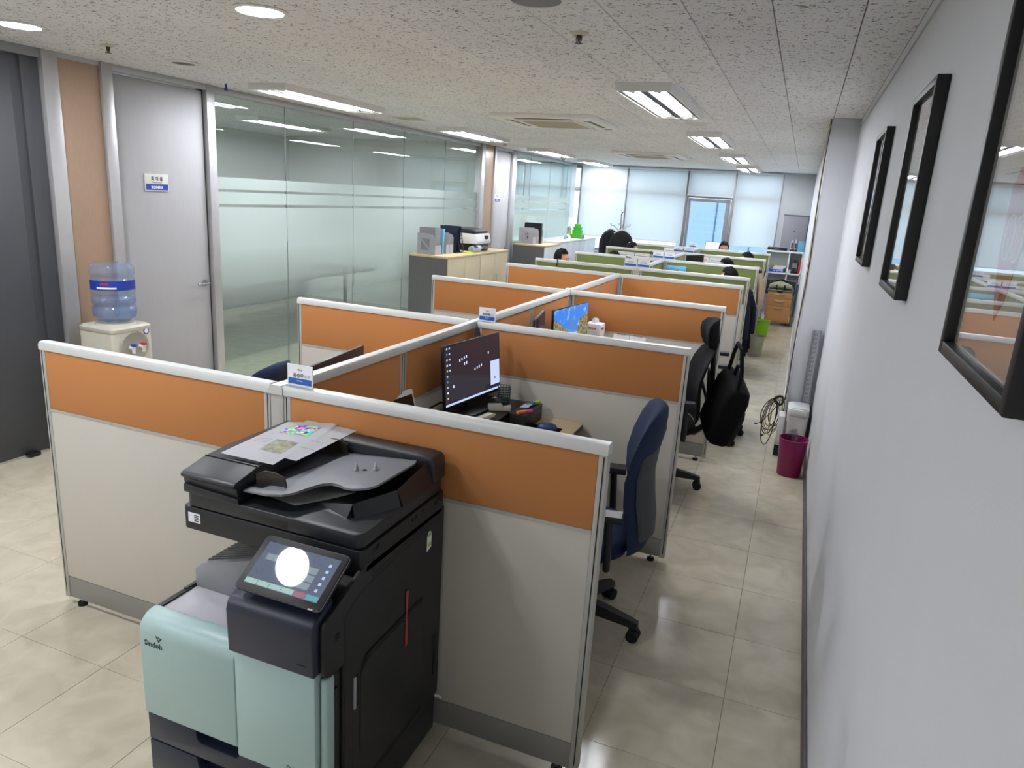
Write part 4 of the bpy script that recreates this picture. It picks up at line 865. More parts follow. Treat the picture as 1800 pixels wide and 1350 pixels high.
# ================================================================== cabinets on the left
def cabinet(name, lab, x0, x1, y0, y1, h, front, top, side, doors, grp=None, handle='steel'):
    t = thing(name, lab, 'cabinet', ((x0+x1)/2, (y0+y1)/2, 0), 0, grp)
    P_ = lambda mb, n, m, par=None: mb.build(n, m, par or t, True)
    P_(MB().box(x0, x1-.02, y0, y1, .06, h-.028), 'carcass', side); P_(MB().box(x0+.03, x1-.05, y0+.02, y1-.02, 0, .06), 'plinth', 'cab_grey')
    P_(MB().box(x0, x1+.006, y0-.002, y1+.002, h-.028, h, bev=.004), 'cabinet_top', top)
    w = (y1-y0)/doors
    for k in range(doors):
        d = P_(MB().box(x1-.02, x1, y0+k*w+.002, y0+(k+1)*w-.002, .065, h-.031, bev=.0015), 'door', front)
        hy = y0+(k+1)*w-.045 if k % 2 == 0 else y0+k*w+.045
        P_(MB().tube([(x1, hy, h*.62), (x1+.022, hy, h*.62), (x1+.022, hy, h*.62+.10), (x1, hy, h*.62+.10)], .004, 8), 'handle', handle, d)
    return t
CH = 1.1
cabinet('storage_cabinet', 'beige wood cabinet with dark grey side carrying file holders', -4.83, -4.275, 8.08, 9.05, CH, 'oak_face', 'oak', 'cab_grey', 2, 'low cabinets along the glass wall')
cabinet('storage_cabinet', 'beige wood cabinet carrying the small printer', -4.83, -4.275, 9.055, 10.03, CH, 'oak_face', 'oak', 'cab_grey', 2, 'low cabinets along the glass wall')
cabinet('storage_cabinet', 'white cabinet with oak top and grey side carrying file holders', -4.80, -4.215, 11.55, 12.36, 1.1, 'cab_white', 'oak', 'cab_grey', 2, 'low cabinets along the glass wall')
for k, lab in enumerate(('white cabinet just past the oak topped one', 'white cabinet under the green containers', 'white cabinet in the corner beside the window')):
    cabinet('storage_cabinet', lab, -4.80, -4.23, 12.365+k*.80, 13.16+k*.80, 1.13, 'cab_white', 'cab_white', 'cab_white', 2, 'low cabinets along the glass wall')

# things on the cabinets
def magazine_file(lab, x0, x1, y, w, z, mat='light_grey_plastic', h=.26):
    t = thing('file_holder', lab, 'file holder', ((x0+x1)/2, y+w/2, z), 0, 'grey plastic file holders')
    L = x1-x0
    prof = [(x0, z), (x1, z), (x1, z+h*.78), (x1-.03, z+h*.95), (x1-.07, z+h), (x0, z+h)]
    tri_ = [(x0+.05, z+h*.72), (x0+.16, z+h*.72), (x0+.16, z+h*.24)]
    for yy in (y, y+w-.004):
        # side wall with a triangular window: built as a ring of strips
        m = MB(); m.prism([(x0, z), (x1, z), (x1, z+h*.2), (x0, z+h*.2)], 'xz', yy, yy+.004).prism([(x0, z+h*.2), (x0+.05, z+h*.2), (x0+.05, z+h), (x0, z+h)], 'xz', yy, yy+.004)
        m.prism([(x0+.17, z+h*.2), (x1, z+h*.2), (x1, z+h*.78), (x1-.03, z+h*.95), (x0+.17, z+h*.95)], 'xz', yy, yy+.004).prism([(x0+.05, z+h*.75), (x0+.17, z+h*.75), (x0+.17, z+h), (x0+.05, z+h)], 'xz', yy, yy+.004)
        m.prism([(x0+.05, z+h*.75), (x0+.05, z+h*.66), (x0+.17, z+h*.2), (x0+.17, z+h*.29)], 'xz', yy, yy+.004)
        m.build('side_wall', mat, t, True)
    B('back_wall', mat, t, (x0, x0+.004, y+.004, y+w-.004, z, z+h), world=True); B('front_wall', mat, t, (x1-.004, x1, y+.004, y+w-.004, z, z+h*.45), world=True); B('bottom', mat, t, (x0+.004, x1-.004, y+.004, y+w-.004, z, z+.003), world=True)
    return t
def book(lab, x0, x1, y0, y1, z0, z1, mat, grp=None, tilt=0, name='binder'):
    t = thing(name, lab, 'binder' if name == 'binder' else name.replace('_', ' '), ((x0+x1)/2, (y0+y1)/2, z0), 0, grp)
    mt = Matrix.Translation((x0, y0, z0)) @ Matrix.Rotation(tilt, 4, 'X') @ Matrix.Translation((-x0, -y0, -z0))
    MB().box(x0, x1, y0, y0+.003, z0, z1, mtx=mt).box(x0, x1, y1-.003, y1, z0, z1, mtx=mt).box(x1-.003, x1, y0, y1, z0, z1, bev=.001, mtx=mt).build('cover', mat, t, True)
    MB().box(x0+.006, x1-.004, y0+.0035, y1-.0035, z0+.004, z1-.004, mtx=mt).build('pages', 'paper', t, True)
    return t
magazine_file('grey file holder nearest the glass on the beige cabinet', -4.74, -4.49, 8.12, .16, CH)
for k in range(4): book('grey ring binder upright in a holder on the beige cabinet', -4.72+.0, -4.50, 8.130+k*.036, 8.163+k*.036, CH+.004, CH+.33, 'grey_wedge', 'grey binders on the beige cabinet')
book('light blue binder leaning beside the grey binders', -4.74, -4.50, 8.33, 8.375, CH, CH+.32, 'sky_blue', None, -.08)
book('thin purple folder behind the light blue binder', -4.74, -4.52, 8.385, 8.40, CH, CH+.24, 'pink_note', None, -.08)
magazine_file('grey file holder with dark label beside the letter rack', -4.73, -4.49, 8.43, .09, CH)
magazine_file('empty grey file holder touching the letter rack', -4.73, -4.49, 8.53, .10, CH)
t = thing('letter_rack', 'tall navy plastic letter rack beside the small printer', 'letter rack', (-4.58, 8.76, CH))
for k in range(2):
    y = 8.66+k*.115
    for xx in (-4.70, -4.46):
        MB().tube([(xx, y+.004, CH+.34), (xx, y+.10, CH+.02)], .006, 6).build('slant_bar', 'navy_plastic', t, True)
    for q in range(7): MB().tube([(-4.70, y+.012+.012*q, CH+.32-.045*q), (-4.46, y+.012+.012*q, CH+.32-.045*q)], .004, 6).build('slat', 'navy_plastic', t, True)
    B('rack_back', 'navy_plastic', t, (-4.70, -4.46, y, y+.004, CH+.005, CH+.345), world=True)
    B('rack_base', 'navy_plastic', t, (-4.705, -4.455, y, y+.112, CH, CH+.012), world=True)
pr = thing('desktop_printer', 'white and black desktop printer on the beige cabinet', 'printer', (-4.58, 9.40, CH))
PP = lambda mb, n, m, par=None: mb.build(n, m, par or pr, True)
PP(MB().box(-4.76, -4.42, 9.19, 9.62, CH, CH+.10, bev=.012), 'base', 'black_plastic'); PP(MB().prism([(-4.76, CH+.10), (-4.40, CH+.10), (-4.39, CH+.14), (-4.42, CH+.235), (-4.76, CH+.235)], 'xz', 9.17, 9.64, bev=.008), 'body', 'white_plastic')
PP(MB().prism([(-4.76, CH+.236), (-4.44, CH+.236), (-4.43, CH+.27), (-4.50, CH+.295), (-4.76, CH+.305)], 'xz', 9.18, 9.60, bev=.006), 'feeder_lid', 'charcoal_light')
PP(MB().box(-4.55, -4.32, 9.28, 9.54, CH+.045, CH+.053, bev=.002), 'output_tray', 'tray_grey'); PP(MB().box(-4.415, -4.392, 9.44, 9.55, CH+.16, CH+.21, bev=.004), 'control_panel', 'black_plastic')
PP(MB().grid(lambda u, v: (-4.48+.22*u, 9.30+.2*v, CH+.056+.03*u*u), 8, 4, .0005), 'printed_page', 'paper')
t = thing('rolled_poster', 'rolled poster with blue print lying before the small printer', 'rolled poster', (-4.36, 9.02, CH))
MB().grid(lambda u, v: (-4.37+(.045-.008*u)*math.cos(2*PI*1.25*u), 8.93+.26*v, CH+.047+(.045-.008*u)*math.sin(2*PI*1.25*u)), 40, 2, .0006).build('sheet', 'paper', t, True)
MB().grid(lambda u, v: (-4.37+.0465*math.cos(.3+1.6*u), 8.95+.12*v, CH+.047+.0465*math.sin(.3+1.6*u)), 12, 2, .0004).build('blue_print', 'royal_blue', t, True)
t = tag(MB().box(-4.44, -4.30, 8.80, 8.94, CH, CH+.012, bev=.001).build('note_pad', 'lime_paper'), 'pale yellow note pad before the letter rack', 'note pad')
# far cabinet tops
magazine_file('grey file holder nearest the door on the oak topped cabinet', -4.72, -4.46, 11.60, .16, 1.1)
magazine_file('grey file holder beside the black binder on the oak topped cabinet', -4.72, -4.46, 11.78, .10, 1.1)
book('tall black binder on the oak topped cabinet', -4.74, -4.44, 11.90, 11.98, 1.1, 1.1+.34, 'black_plastic')
magazine_file('grey file holder behind the black binder on the oak topped cabinet', -4.72, -4.46, 12.0, .10, 1.1)
t = thing('white_bottle', 'small white bottle beside the file holders', 'bottle', (-4.50, 12.16, 1.1)); MB().lathe([(.03, 0), (.032, .08), (.028, .1), (.012, .112)], 20).build('bottle_body', 'white_plastic', t); MB().lathe([(.014, .112), (.014, .14), (0, .142)], 16, caps=False).build('cap', 'tray_grey', t)
zc_ = 1.13
for k, (w, h) in enumerate(((.24, .085), (.19, .075), (.155, .06), (.115, .055))):
    t = thing('food_container', ('largest green lidded container at the bottom of the stack', 'second green lidded container of the stack', 'third green lidded container of the stack', 'smallest green lidded container topping the stack')[k], 'container', (-4.40, 13.98, zc_), 0, 'green container stack')
    MB().loft([[(x, y, z) for x, y in rect_round(-w/2*q, w/2*q, -w/2*q, w/2*q, .02)] for q, z in ((.88, 0), (.9, .002), (.97, h-.014))]).build('tub', 'green_box', t)
    MB().prism(rect_round(-w/2, w/2, -w/2, w/2, .022), 'xy', h-.014, h, bev=.003).build('lid', 'green_box', t)
    zc_ += h
t = thing('drink_carton', 'green and white carton beside the container stack', 'carton', (-4.52, 13.80, 1.13)); B('carton_body', 'khaki', t, (-.035, .035, -.035, .035, 0, .2), bev=.003); B('carton_top', 'white_plastic', t, (-.035, .035, -.035, .035, .2, .235), bev=.006); B('printed_band', 'lime_plastic', t, (.035, .0358, -.03, .03, .04, .16))
t = thing('small_carton', 'small blue printed box before the containers', 'box', (-4.26, 13.86, 1.13)); B('box_body', 'bin_taupe', t, (-.02, .02, -.06, .06, 0, .085), bev=.002); B('printed_band', 'royal_blue', t, (.02, .0208, -.055, .04, .02, .07))
t = thing('desk_calendar', 'folded white card standing on the white cabinet', 'card', (-4.42, 13.40, 1.13)); MB().poly([(-.06, -.08, 0), (.06, -.08, 0), (0, -.08, .1), (-.06, .08, 0), (.06, .08, 0), (0, .08, .1)], [(0, 2, 5, 3), (1, 4, 5, 2)]).build('card', 'paper', t); MB().tube([(0, -.075, .101), (0, .075, .101)], .005, 8).build('binding', 'tray_grey', t)

# ================================================================== coat stand
cs = thing('coat_stand', 'metal coat stand with curled hooks by the window', 'coat stand', (-3.50, 13.75, 0))
MB().cyl((0, 0, .03), (0, 0, 1.62), .014, n=14).build('pole', 'steel', cs); MB().tube([(0, 0, 1.6), (.0, 0, 1.66), (.02, -.01, 1.69), (.045, -.02, 1.70)], .008, 8).build('finial', 'black_plastic', cs)
MB().lathe([(.17, 0), (.17, .012), (.15, .022), (.03, .035)], 32).build('base', 'black_plastic', cs)
for k in range(4):
    a = .4+k*PI/2; c, s = math.cos(a), math.sin(a)
    MB().tube([(0, 0, 1.32), (.06*c, .06*s, 1.38), (.13*c, .13*s, 1.44), (.17*c, .17*s, 1.43), (.185*c, .185*s, 1.46)], .007, 8).build('hook', 'steel', cs)
    MB().lathe([(0, -.012), (.012, 0), (0, .012)], 10, (.187*c, .187*s, 1.465), caps=False).build('hook_knob', 'black_plastic', cs)
def jacket(lab, loc, rz, mat, h=.72):
    t = thing('jacket', lab, 'jacket', loc, rz, 'dark jackets on the coat stand')
    zs = [(.02, .115, .065), (-.02, .16, .075), (-.05, .178, .08), (-.10, .185, .085), (-.3, .175, .09), (-.5, .185, .095), (-h, .19, .095)]
    MB().loft([[(x*(1+.07*math.sin(5*math.atan2(y, x)+i)), y*(1+.10*math.sin(7*math.atan2(y, x)+i*1.3)), 1.30+z) for x, y, _ in ell(0, 0, 0, w, d, 40, 2.4)] for i, (z, w, d) in enumerate([(.06, .035, .04), (.045, .07, .055)]+zs)]).build('body', mat, t, smooth=70)
    for s in (-1, 1): MB().tube([(s*.14, 0, 1.265), (s*.19, -.01, 1.15), (s*.21, -.03, .95), (s*.215, -.05, .72)], [.035, .048, .045, .038], 12).build('sleeve', mat, t, smooth=70)
    MB().poly([(-.06, -.062, 1.35), (0, -.105, 1.05), (-.11, -.098, 1.22)], [(0, 1, 2)]).poly([(.06, -.062, 1.35), (0, -.105, 1.05), (.11, -.098, 1.22)], [(0, 2, 1)]).build('lapel', mat, t)
    hg = MB().tube([(-.16, 0, 1.305), (-.06, 0, 1.36), (0, 0, 1.375), (.06, 0, 1.36), (.16, 0, 1.305)], .010, 8).tube([(0, 0, 1.37), (0, 0, 1.41), (.012, 0, 1.425), (.02, 0, 1.41)], .003, 6).build('hanger', 'white_plastic', t)
    return t
jacket('black jacket hanging on the coat stand on the glass wall side', (-3.66, 13.66, 0), .9, 'black_cloth'); jacket('black blazer hanging on the coat stand on the aisle side', (-3.40, 13.52, 0), -.1, 'black_cloth', .66)

# ================================================================== far right corner
sy0, sy1 = 14.28, 14.6
sh = thing('shelf_unit', 'white open cube shelf unit in the far right corner', 'shelf unit', (-.54, 14.44, 0))
S = lambda b, n='board': B(n, 'cab_white', sh, b, world=True)
SX0, SX1, SXM = -.86, -.205, -.445
S((SX0, SX1, sy0, sy1, 1.165, 1.195), 'top_board'); S((SX0, SX1, sy0, sy1, .775, .80), 'shelf'); S((SX0, SX1, sy0, sy1, .38, .405), 'shelf'); S((SX0, SX1, sy0, sy1, .0, .03), 'bottom_board')
S((SX0, SX0+.022, sy0, sy1, .03, 1.165), 'side_board'); S((SX1-.022, SX1, sy0, sy1, .03, 1.165), 'side_board'); S((SXM-.012, SXM+.012, sy0, sy1, .03, 1.165), 'divider'); B('back_board', 'cab_white', sh, (SX0, SX1, sy1, sy1+.006, .0, 1.19), world=True)
lk = thing('grey_locker', 'tall grey metal locker cabinet behind the shelf unit', 'locker', (-.42, 14.77, 0))
B('locker_body', 'locker_grey', lk, (-.64, -.21, 14.63, 14.92, .04, 1.82), world=True); B('locker_top', 'cab_grey', lk, (-.65, -.205, 14.62, 14.925, 1.82, 1.84), world=True); B('locker_door', 'locker_grey', lk, (-.635, -.215, 14.618, 14.63, .06, 1.81), bev=.002, world=True); B('plinth', 'cab_grey', lk, (-.63, -.22, 14.64, 14.91, 0, .04), world=True)
MB().cyl((-.43, 14.608, 1.55), (-.43, 14.62, 1.55), .012, n=12).build('lock_knob', 'black_plastic', lk, True)
t = thing('media_player', 'flat black electronic box on the white shelf unit', 'player', (-.67, 14.4, 1.195)); B('case', 'black_plastic', t, (-.17, .17, -.11, .11, .004, .048), bev=.004); B('display', 'tray_grey', t, (-.04, .03, -.1115, -.11, .018, .03))
for x in (-.14, .14):
    for y in (-.08, .08): MB().cyl((x, y, 0), (x, y, .005), .01, n=8).build('foot', 'rubber', t)
for k, (x, h) in enumerate(((-.43, .20), (-.365, .215))):
    t = thing('flask', ('steel flask with black base beside the media player', 'taller steel flask beside the blue box')[k], 'flask', (x, 14.36, 1.195), 0, 'steel flasks on the shelf'); MB().lathe([(.026, .03), (.026, h*.8), (.018, h*.9), (.018, h), (0, h+.002)], 20, caps=False).build('flask_body', 'steel', t); MB().lathe([(.03, 0), (.03, .03), (.026, .032)], 20).build('base', 'black_plastic', t); B('label', 'ink', t, (-.012, .012, -.0272, -.0262, .06, .15))
t = thing('blue_carton', 'light blue box on top of the white shelf unit', 'box', (-.265, 14.40, 1.195)); B('box_body', 'blue_box', t, (-.055, .055, -.08, .08, 0, .17), bev=.003); B('box_lid', 'blue_box', t, (-.058, .058, -.083, .083, .17, .185), bev=.002)
t = thing('paper_ream', 'blue wrapped copy paper ream in the shelf', 'paper ream', (-.65, 14.42, .80)); B('ream', 'royal_blue', t, (-.148, .148, -.105, .105, 0, .052), bev=.004)
text('ream_lettering', 'Double A', .042, 'paper', t, frame_mtx((.13, -.1055, .043), (-1, 0, 0), (0, 0, -1)), 'LEFT', .0005, .0008)
for k, (m_, z) in enumerate((('khaki', .053), ('orange_note', .071), ('bin_taupe', .087), ('lime_paper', .103))):
    t = thing('magazine', ('dull green magazine lying on the paper ream', 'orange edged magazine in the pile on the ream', 'pale magazine in the pile on the ream', 'yellow green magazine topping the pile on the ream')[k], 'magazine', (-.62+.01*k, 14.42, .80+z), .05*k, 'magazines on the paper ream'); B('magazine_cover', m_, t, (-.10, .10, -.09, .09, 0, .0155), bev=.002); B('pages', 'paper', t, (-.098, .1005, -.0905, .0895, .002, .0135))
t = thing('coffee_machine', 'slim coffee maker with glass jug in the shelf', 'coffee maker', (-.33, 14.42, .80)); B('water_tank', 'light_grey_plastic', t, (-.045, .045, -.02, .10, .012, .26), bev=.01); B('base_plate', 'black_plastic', t, (-.05, .05, -.11, .10, 0, .014), bev=.004); B('brew_head', 'black_plastic', t, (-.04, .04, -.10, -.02, .20, .255), bev=.01); MB().lathe([(.03, .015), (.036, .05), (.03, .09), (.032, .10)], 20, (0, -.065, 0)).build('jug', 'smoke_plastic', t)
t = thing('paper_cup', 'small white cup beside the coffee maker', 'cup', (-.405, 14.34, .80)); MB().lathe([(.018, 0), (.024, .06), (.026, .062), (.022, .06), (.017, .004)], 20, caps=False).build('cup_body', 'paper', t); MB().lathe([(0, .001), (.018, .001), (.018, .003), (0, .003)], 16, caps=False).build('cup_bottom', 'paper', t)
book('red binder standing in the shelf', -.262, -.245, 14.33, 14.55, .80, 1.06, 'red_plastic')
book('second red binder leaning against the shelf side', -.240, -.229, 14.33, 14.55, .80, 1.05, 'red_plastic')
t = thing('wall_board', 'long black board propped before the lower shelf', 'board', (-.52, 14.24, .40)); B('board_panel', 'black_plastic', t, (-.26, .26, -.01, .01, .0, .26), bev=.002); B('top_edge', 'tray_grey', t, (-.27, .27, -.012, .012, .26, .275)); 
for x in (-.2, .2): B('board_leg', 'tray_grey', t, (x-.012, x+.012, -.012, .012, -.40, .0))
book('green binder standing beside the black board', -.245, -.215, 14.05, 14.22, .0, .64, 'dark_teal')
ch = thing('drawer_chest', 'orange wood drawer chest with a bag on top', 'drawer chest', (-.48, 13.24, 0)); C_ = lambda b, n, m, bev=.003: B(n, m, ch, b, bev=bev, world=True)
C_((-.68, -.285, 13.05, 13.50, .05, .575), 'chest_body', 'chest_wood'); C_((-.69, -.278, 13.02, 13.51, .575, .60), 'chest_top', 'cab_grey')
for z0, z1, hz in ((.07, .335, .305), (.34, .455, .42), (.46, .57, .535)):
    d = C_((-.678, -.287, 13.032, 13.05, z0, z1), 'drawer', 'chest_wood'); MB().tube([(-.55, 13.032, hz), (-.545, 13.012, hz), (-.48, 13.006, hz-.004), (-.415, 13.012, hz), (-.41, 13.032, hz)], .008, 8).build('pull', 'steel', d, True)
for x in (-.64, -.325):
    for y in (13.1, 13.45): MB().cyl((x-.01, y, .024), (x+.01, y, .024), .024, n=14).box(x-.012, x+.012, y-.012, y+.012, .03, .052).build('caster', 'rubber', ch, True)
bg_ = thing('duffel_bag', 'olive and cream soft bag lying on the drawer chest', 'bag', (-.49, 13.22, .60))
MB().loft([[(x, y*(1+.08*math.sin(3*a+x*20)), z*(1+.12*math.sin(2*a+x*31))) for a, y, z in [(2*PI*k/20, r*math.cos(2*PI*k/20), max(.002, r*.62+r*.62*math.sin(2*PI*k/20))) for k in range(20)]] for x, r in ((-.19, .02), (-.185, .06), (-.13, .095), (-.02, .105), (.1, .09), (.17, .06), (.195, .02))]).build('bag_body', 'khaki', bg_, smooth=60)
MB().tube([(-.06, -.1, .08), (-.07, -.14, .02), (-.03, -.205, -.02), (.03, -.205, -.025), (.07, -.15, .02), (.06, -.1, .08)], .011, 8).build('bag_strap', 'black_fabric', bg_); MB().tube([(-.1, -.02, .145), (0, -.03, .165), (.1, 0, .135)], .012, 8).build('bag_trim', 'black_fabric', bg_)
t = thing('cardboard_box', 'small brown cardboard box on the floor beside the chest', 'box', (-.24, 13.20, 0)); B('box_body', 'cardboard', t, (-.034, .034, -.1, .1, 0, .16), bev=.002); B('box_flap', 'cardboard', t, (-.0345, .0345, -.1, -.002, .16, .164)); B('box_flap', 'cardboard', t, (-.0345, .0345, .002, .1, .16, .164))

# ================================================================== bins and column things
def bin_(name, lab, x, y, r0, r1, h, mat, rim=True, grp=None):
    t = thing(name, lab, 'bin', (x, y, 0), 0, grp)
    MB().lathe([(r0*.96, .004), (r0, 0), (r0+.002, .003), (r1, h-.006), (r1+.004, h-.004), (r1+.004, h), (r1-.003, h), (r0-.003, .008), (0, .008)], 40, caps=False).build('tub', mat, t, smooth=50)
    return t
mb_ = bin_('waste_bin', 'magenta plastic waste bin against the white wall', -.118, 5.50, .080, .100, .285, 'magenta_plastic')
pb = thing('plastic_bag', 'crumpled clear plastic bag inside the magenta bin', 'plastic bag', (-.135, 5.50, .16))
rnd = random.Random(3); cr = MB()
for k in range(3):
    pts = [[Vector((.055*math.cos(a)*s+rnd.uniform(-.014, .014), .055*math.sin(a)*s+rnd.uniform(-.014, .014), z+rnd.uniform(-.012, .012))) for a in [2*PI*j/14 for j in range(14)]] for z, s in ((0, .75), (.05, 1.05), (.10, .95-.1*k), (.15, .55), (.175+.012*k, .15))]
    cr.loft([[tuple(p+Vector((.008*k, .006*k, 0))) for p in r] for r in pts], caps=False)
cr.build('crumpled_film', 'acrylic', pb, smooth=0)
tb_ = thing('pedal_bin', 'white pedal bin standing before the wall column', 'pedal bin', (-.105, 6.02, 0))
MB().loft([[(x, y, z) for x, y in rect_round(-.078*q, .078*q, -.125*q, .125*q, .025)] for q, z in ((.9, .0), (.92, .004), (1.0, .34))]).build('bin_body', 'white_plastic', tb_)
MB().prism(rect_round(-.08, .08, -.128, .128, .026), 'xy', .343, .40, bev=.008).build('lid_rim', 'white_plastic', tb_); MB().prism(rect_round(-.065, .065, -.112, .112, .02), 'xy', .40, .407, bev=.003).build('lid', 'cab_white', tb_)
B('pedal', 'tray_grey', tb_, (-.03, .03, -.15, -.115, .012, .022), bev=.003)
t = thing('router_box', 'white device with black base behind the pedal bin', 'device', (-.215, 5.98, 0)); B('case', 'white_plastic', t, (-.028, .02, -.09, .09, .09, .33), bev=.006); B('black_base', 'black_plastic', t, (-.029, .021, -.092, .092, 0, .09), bev=.004)
st = thing('perforated_strip', 'grey perforated metal strip leaning on the wall column', 'metal strip', (-.06, 6.165, 0))
for x0, x1 in ((-.034, -.022), (.022, .034)): B('strip_edge', 'tray_grey', st, (x0, x1, -.012, .012, 0, 1.0), bev=.002)
B('strip_face', 'light_grey_plastic', st, (-.022, .022, -.004, .004, 0, 1.0))
pm = None
for k in range(26):
    if pm is None: pm = MB().prism([(-.016, 0), (-.008, 0), (.0, .022), (-.008, .022)], 'xz', -.0048, -.0041).build('slot', 'tray_grey', st, keep=True, smooth=0); o = pm
    else: o = pm.copy(); COL.objects.link(o); o.parent = st
    o.location = (.0, 0, .02+k*.0375)
    o = pm.copy(); COL.objects.link(o); o.parent = st; o.location = (.014, 0, .02+k*.0375)
t = thing('loose_cable', 'black and beige cable running down the wall column edge', 'cable', (-.205, 6.19, 0), 0)
MB().tube([(XR2-.006, YCOL-.004, ZC-.005)]+[(XR2-.006-.006*math.sin(k*.9), YCOL-.004, ZC-.06-k*.2) for k in range(11)]+[(-.215, 6.16, .40)], .0038, 6).build('black_cable', 'wire_black', t, True)
MB().tube([(XR2-.012, YCOL-.002, ZC-.005)]+[(XR2-.013-.004*math.sin(k*.7+1), YCOL-.002, ZC-.06-k*.2) for k in range(11)]+[(-.22, 6.16, .40)], .003, 6).build('beige_cable', 'wire_yellow', t, True)
t = thing('cable_coil', 'tangled coil of black and yellow cables on the column corner', 'cable coil', (-.25, 6.13, 0), 0)
rnd = random.Random(11)
for k in range(8):
    w = rnd.uniform(.03, .075); dx = rnd.uniform(-.03, .02); zt = rnd.uniform(.38, .43); zb = rnd.uniform(.0, .20); yy = 6.13+rnd.uniform(-.05, .03)
    pts = []
    for j in range(25):
        a = 2*PI*j/24; pts.append((-.262+dx+w*math.sin(a)*(1 if a < PI else 1.5)-.03*(1-math.cos(a))/2, yy+.012*math.cos(a*2), max(.006, (zt+zb)/2+(zt-zb)/2*math.cos(a))))
    MB().tube(pts, .0035, 6, caps=False).build('cable_loop', 'wire_black' if k % 3 else 'wire_yellow', t, True)
for e, (x, z) in enumerate(((-.40, .19), (-.34, .10))):
    MB().tube([(-.255, 6.12, .38), (-.30, 6.10, .30), (x+.03, 6.08, z+.02), (x, 6.07, z)], .0033, 6).build('cable_end', ('wire_black', 'wire_yellow')[e], t, True); B('plug', 'royal_blue' if e == 0 else 'wire_black', t, (x-.02, x, 6.064, 6.076, z-.008, z+.006), bev=.002, world=True)
MB().tube([(-.262+.035*math.cos(2*PI*j/20), 6.12+.02*math.sin(4*PI*j/20), .40+.035*math.sin(2*PI*j/20)) for j in range(21)], .009, 8, caps=False).build('cable_knot', 'wire_black', t, True)
bin_('waste_bin', 'taupe plastic waste bin beside the navy coat chair', -.65, 10.05, .085, .105, .27, 'bin_taupe')
bin_('waste_bin', 'lime green waste bin near the drawer chest', -.65, 11.66, .085, .108, .26, 'lime_plastic')
t = thing('bin_liner', 'thin clear liner over the rim of the lime bin', 'bin liner', (-.65, 11.66, .20)); MB().lathe([(.098, .0), (.114, .066), (.117, .070), (.116, .035), (.112, .03)], 30, caps=False).build('liner', 'acrylic', t)

# ================================================================== monitors and desk things
def monitor(lab, loc, yaw, w, h, zc, scr, tilt=-.06, stand_z=.72, icons=False):
    t = thing('monitor', lab, 'monitor', loc, yaw)
    mt = Matrix.Translation((0, 0, zc-loc[2])) @ Matrix.Rotation(tilt, 4, 'X')
    MB().box(-w/2, w/2, -.004, .012, -h/2, h/2, bev=.002, mtx=mt).build('bezel', 'black_plastic', t)
    MB().box(-w*.32, w*.32, .012, .04, -h*.36, h*.25, bev=.012, mtx=mt).build('rear_cover', 'black_plastic', t)
    so_ = MB().box(-w/2+.006, w/2-.006, -.0048, -.0042, -h/2+.016, h/2-.006).build('screen', scr, t, keep=True, smooth=0); so_.matrix_local = mt
    MB().box(-.022, .022, .03, .05, 0, zc-loc[2]-.02, bev=.004).build('stand_neck', 'black_plastic', t); MB().prism(rect_round(-.12, .12, -.08, .10, .02), 'xy', 0, .012, bev=.003).build('stand_foot', 'black_plastic', t)
    return t, so_
RZ = .80
m1, s1 = monitor('black monitor showing a dark desktop in the first desk bay', (-1.748, 3.29, RZ), 1.432, .525, .318, 1.015, 'screen_desktop', -.085)
def UI(x0, x1, z0, z1, m_, n='icon'): return MB().box(x0, x1, -.0054, -.0049, z0, z1).build(n, m_, s1, keep=True, smooth=0)
W_, H_ = .525, .318
ux = lambda u: -W_/2+.006+u*(W_-.012); uz = lambda v: H_/2-.006-v*(H_-.022)
for c_, n_ in ((.028, 10), (.072, 5)):
    for k in range(n_): UI(ux(c_), ux(c_+.020), uz(.050+k*.092), uz(.02+k*.092), ('ui_icon', 'ui_blue', 'ui_icon', 'ui_white', 'ui_yellow')[k % 5 if n_ > 5 else (k*2) % 4])
for u, v in ((.245, .26), (.285, .25), (.325, .235), (.365, .225), (.325, .34), (.365, .33), (.515, .49), (.555, .475), (.595, .465), (.635, .45), (.13, .67), (.775, .27)): UI(ux(u), ux(u+.015), uz(v+.042), uz(v), 'ui_white')
UI(ux(.82), ux(.995), uz(.90), uz(.46), 'ui_window', 'note_window'); UI(ux(.89), ux(.92), uz(.80), uz(.76), 'screen_black', 'note_mark'); UI(ux(0), ux(1), uz(1), uz(.965), 'ui_window', 'task_bar')
def riser(lab, x0, x1, y0, y1, z):
    t = thing('monitor_riser', lab, 'monitor stand', ((x0+x1)/2, (y0+y1)/2, .72)); B('riser_top', 'black_plastic', t, (x0, x1, y0, y1, z-.014, z), bev=.004, world=True)
    for y in (y0+.02, y1-.035): B('riser_side', 'black_plastic', t, (x0+.01, x1-.01, y, y+.015, .72, z-.014), world=True)
    return t
riser('black monitor riser cluttered with stationery in the first bay', -1.86, -1.56, 2.98, 3.60, RZ)
RT = RZ
t = thing('tape_dispenser', 'cream tape dispenser on the monitor riser', 'tape dispenser', (-1.63, 3.36, RT), .4); MB().prism([(-.05, 0), (.07, 0), (.07, .03), (.055, .025), (.03, .02), (.02, .035), (-.05, .03)], 'xz', -.02, .02, bev=.003).build('dispenser_base', 'cream_plastic', t); MB().lathe([(.015, -.009), (.030, -.009), (.030, .009), (.015, .009)], 24, mtx=Matrix.Translation((-.012, 0, .040)) @ Matrix.Rotation(PI/2, 4, 'X')).build('tape_roll', 'acrylic', t)
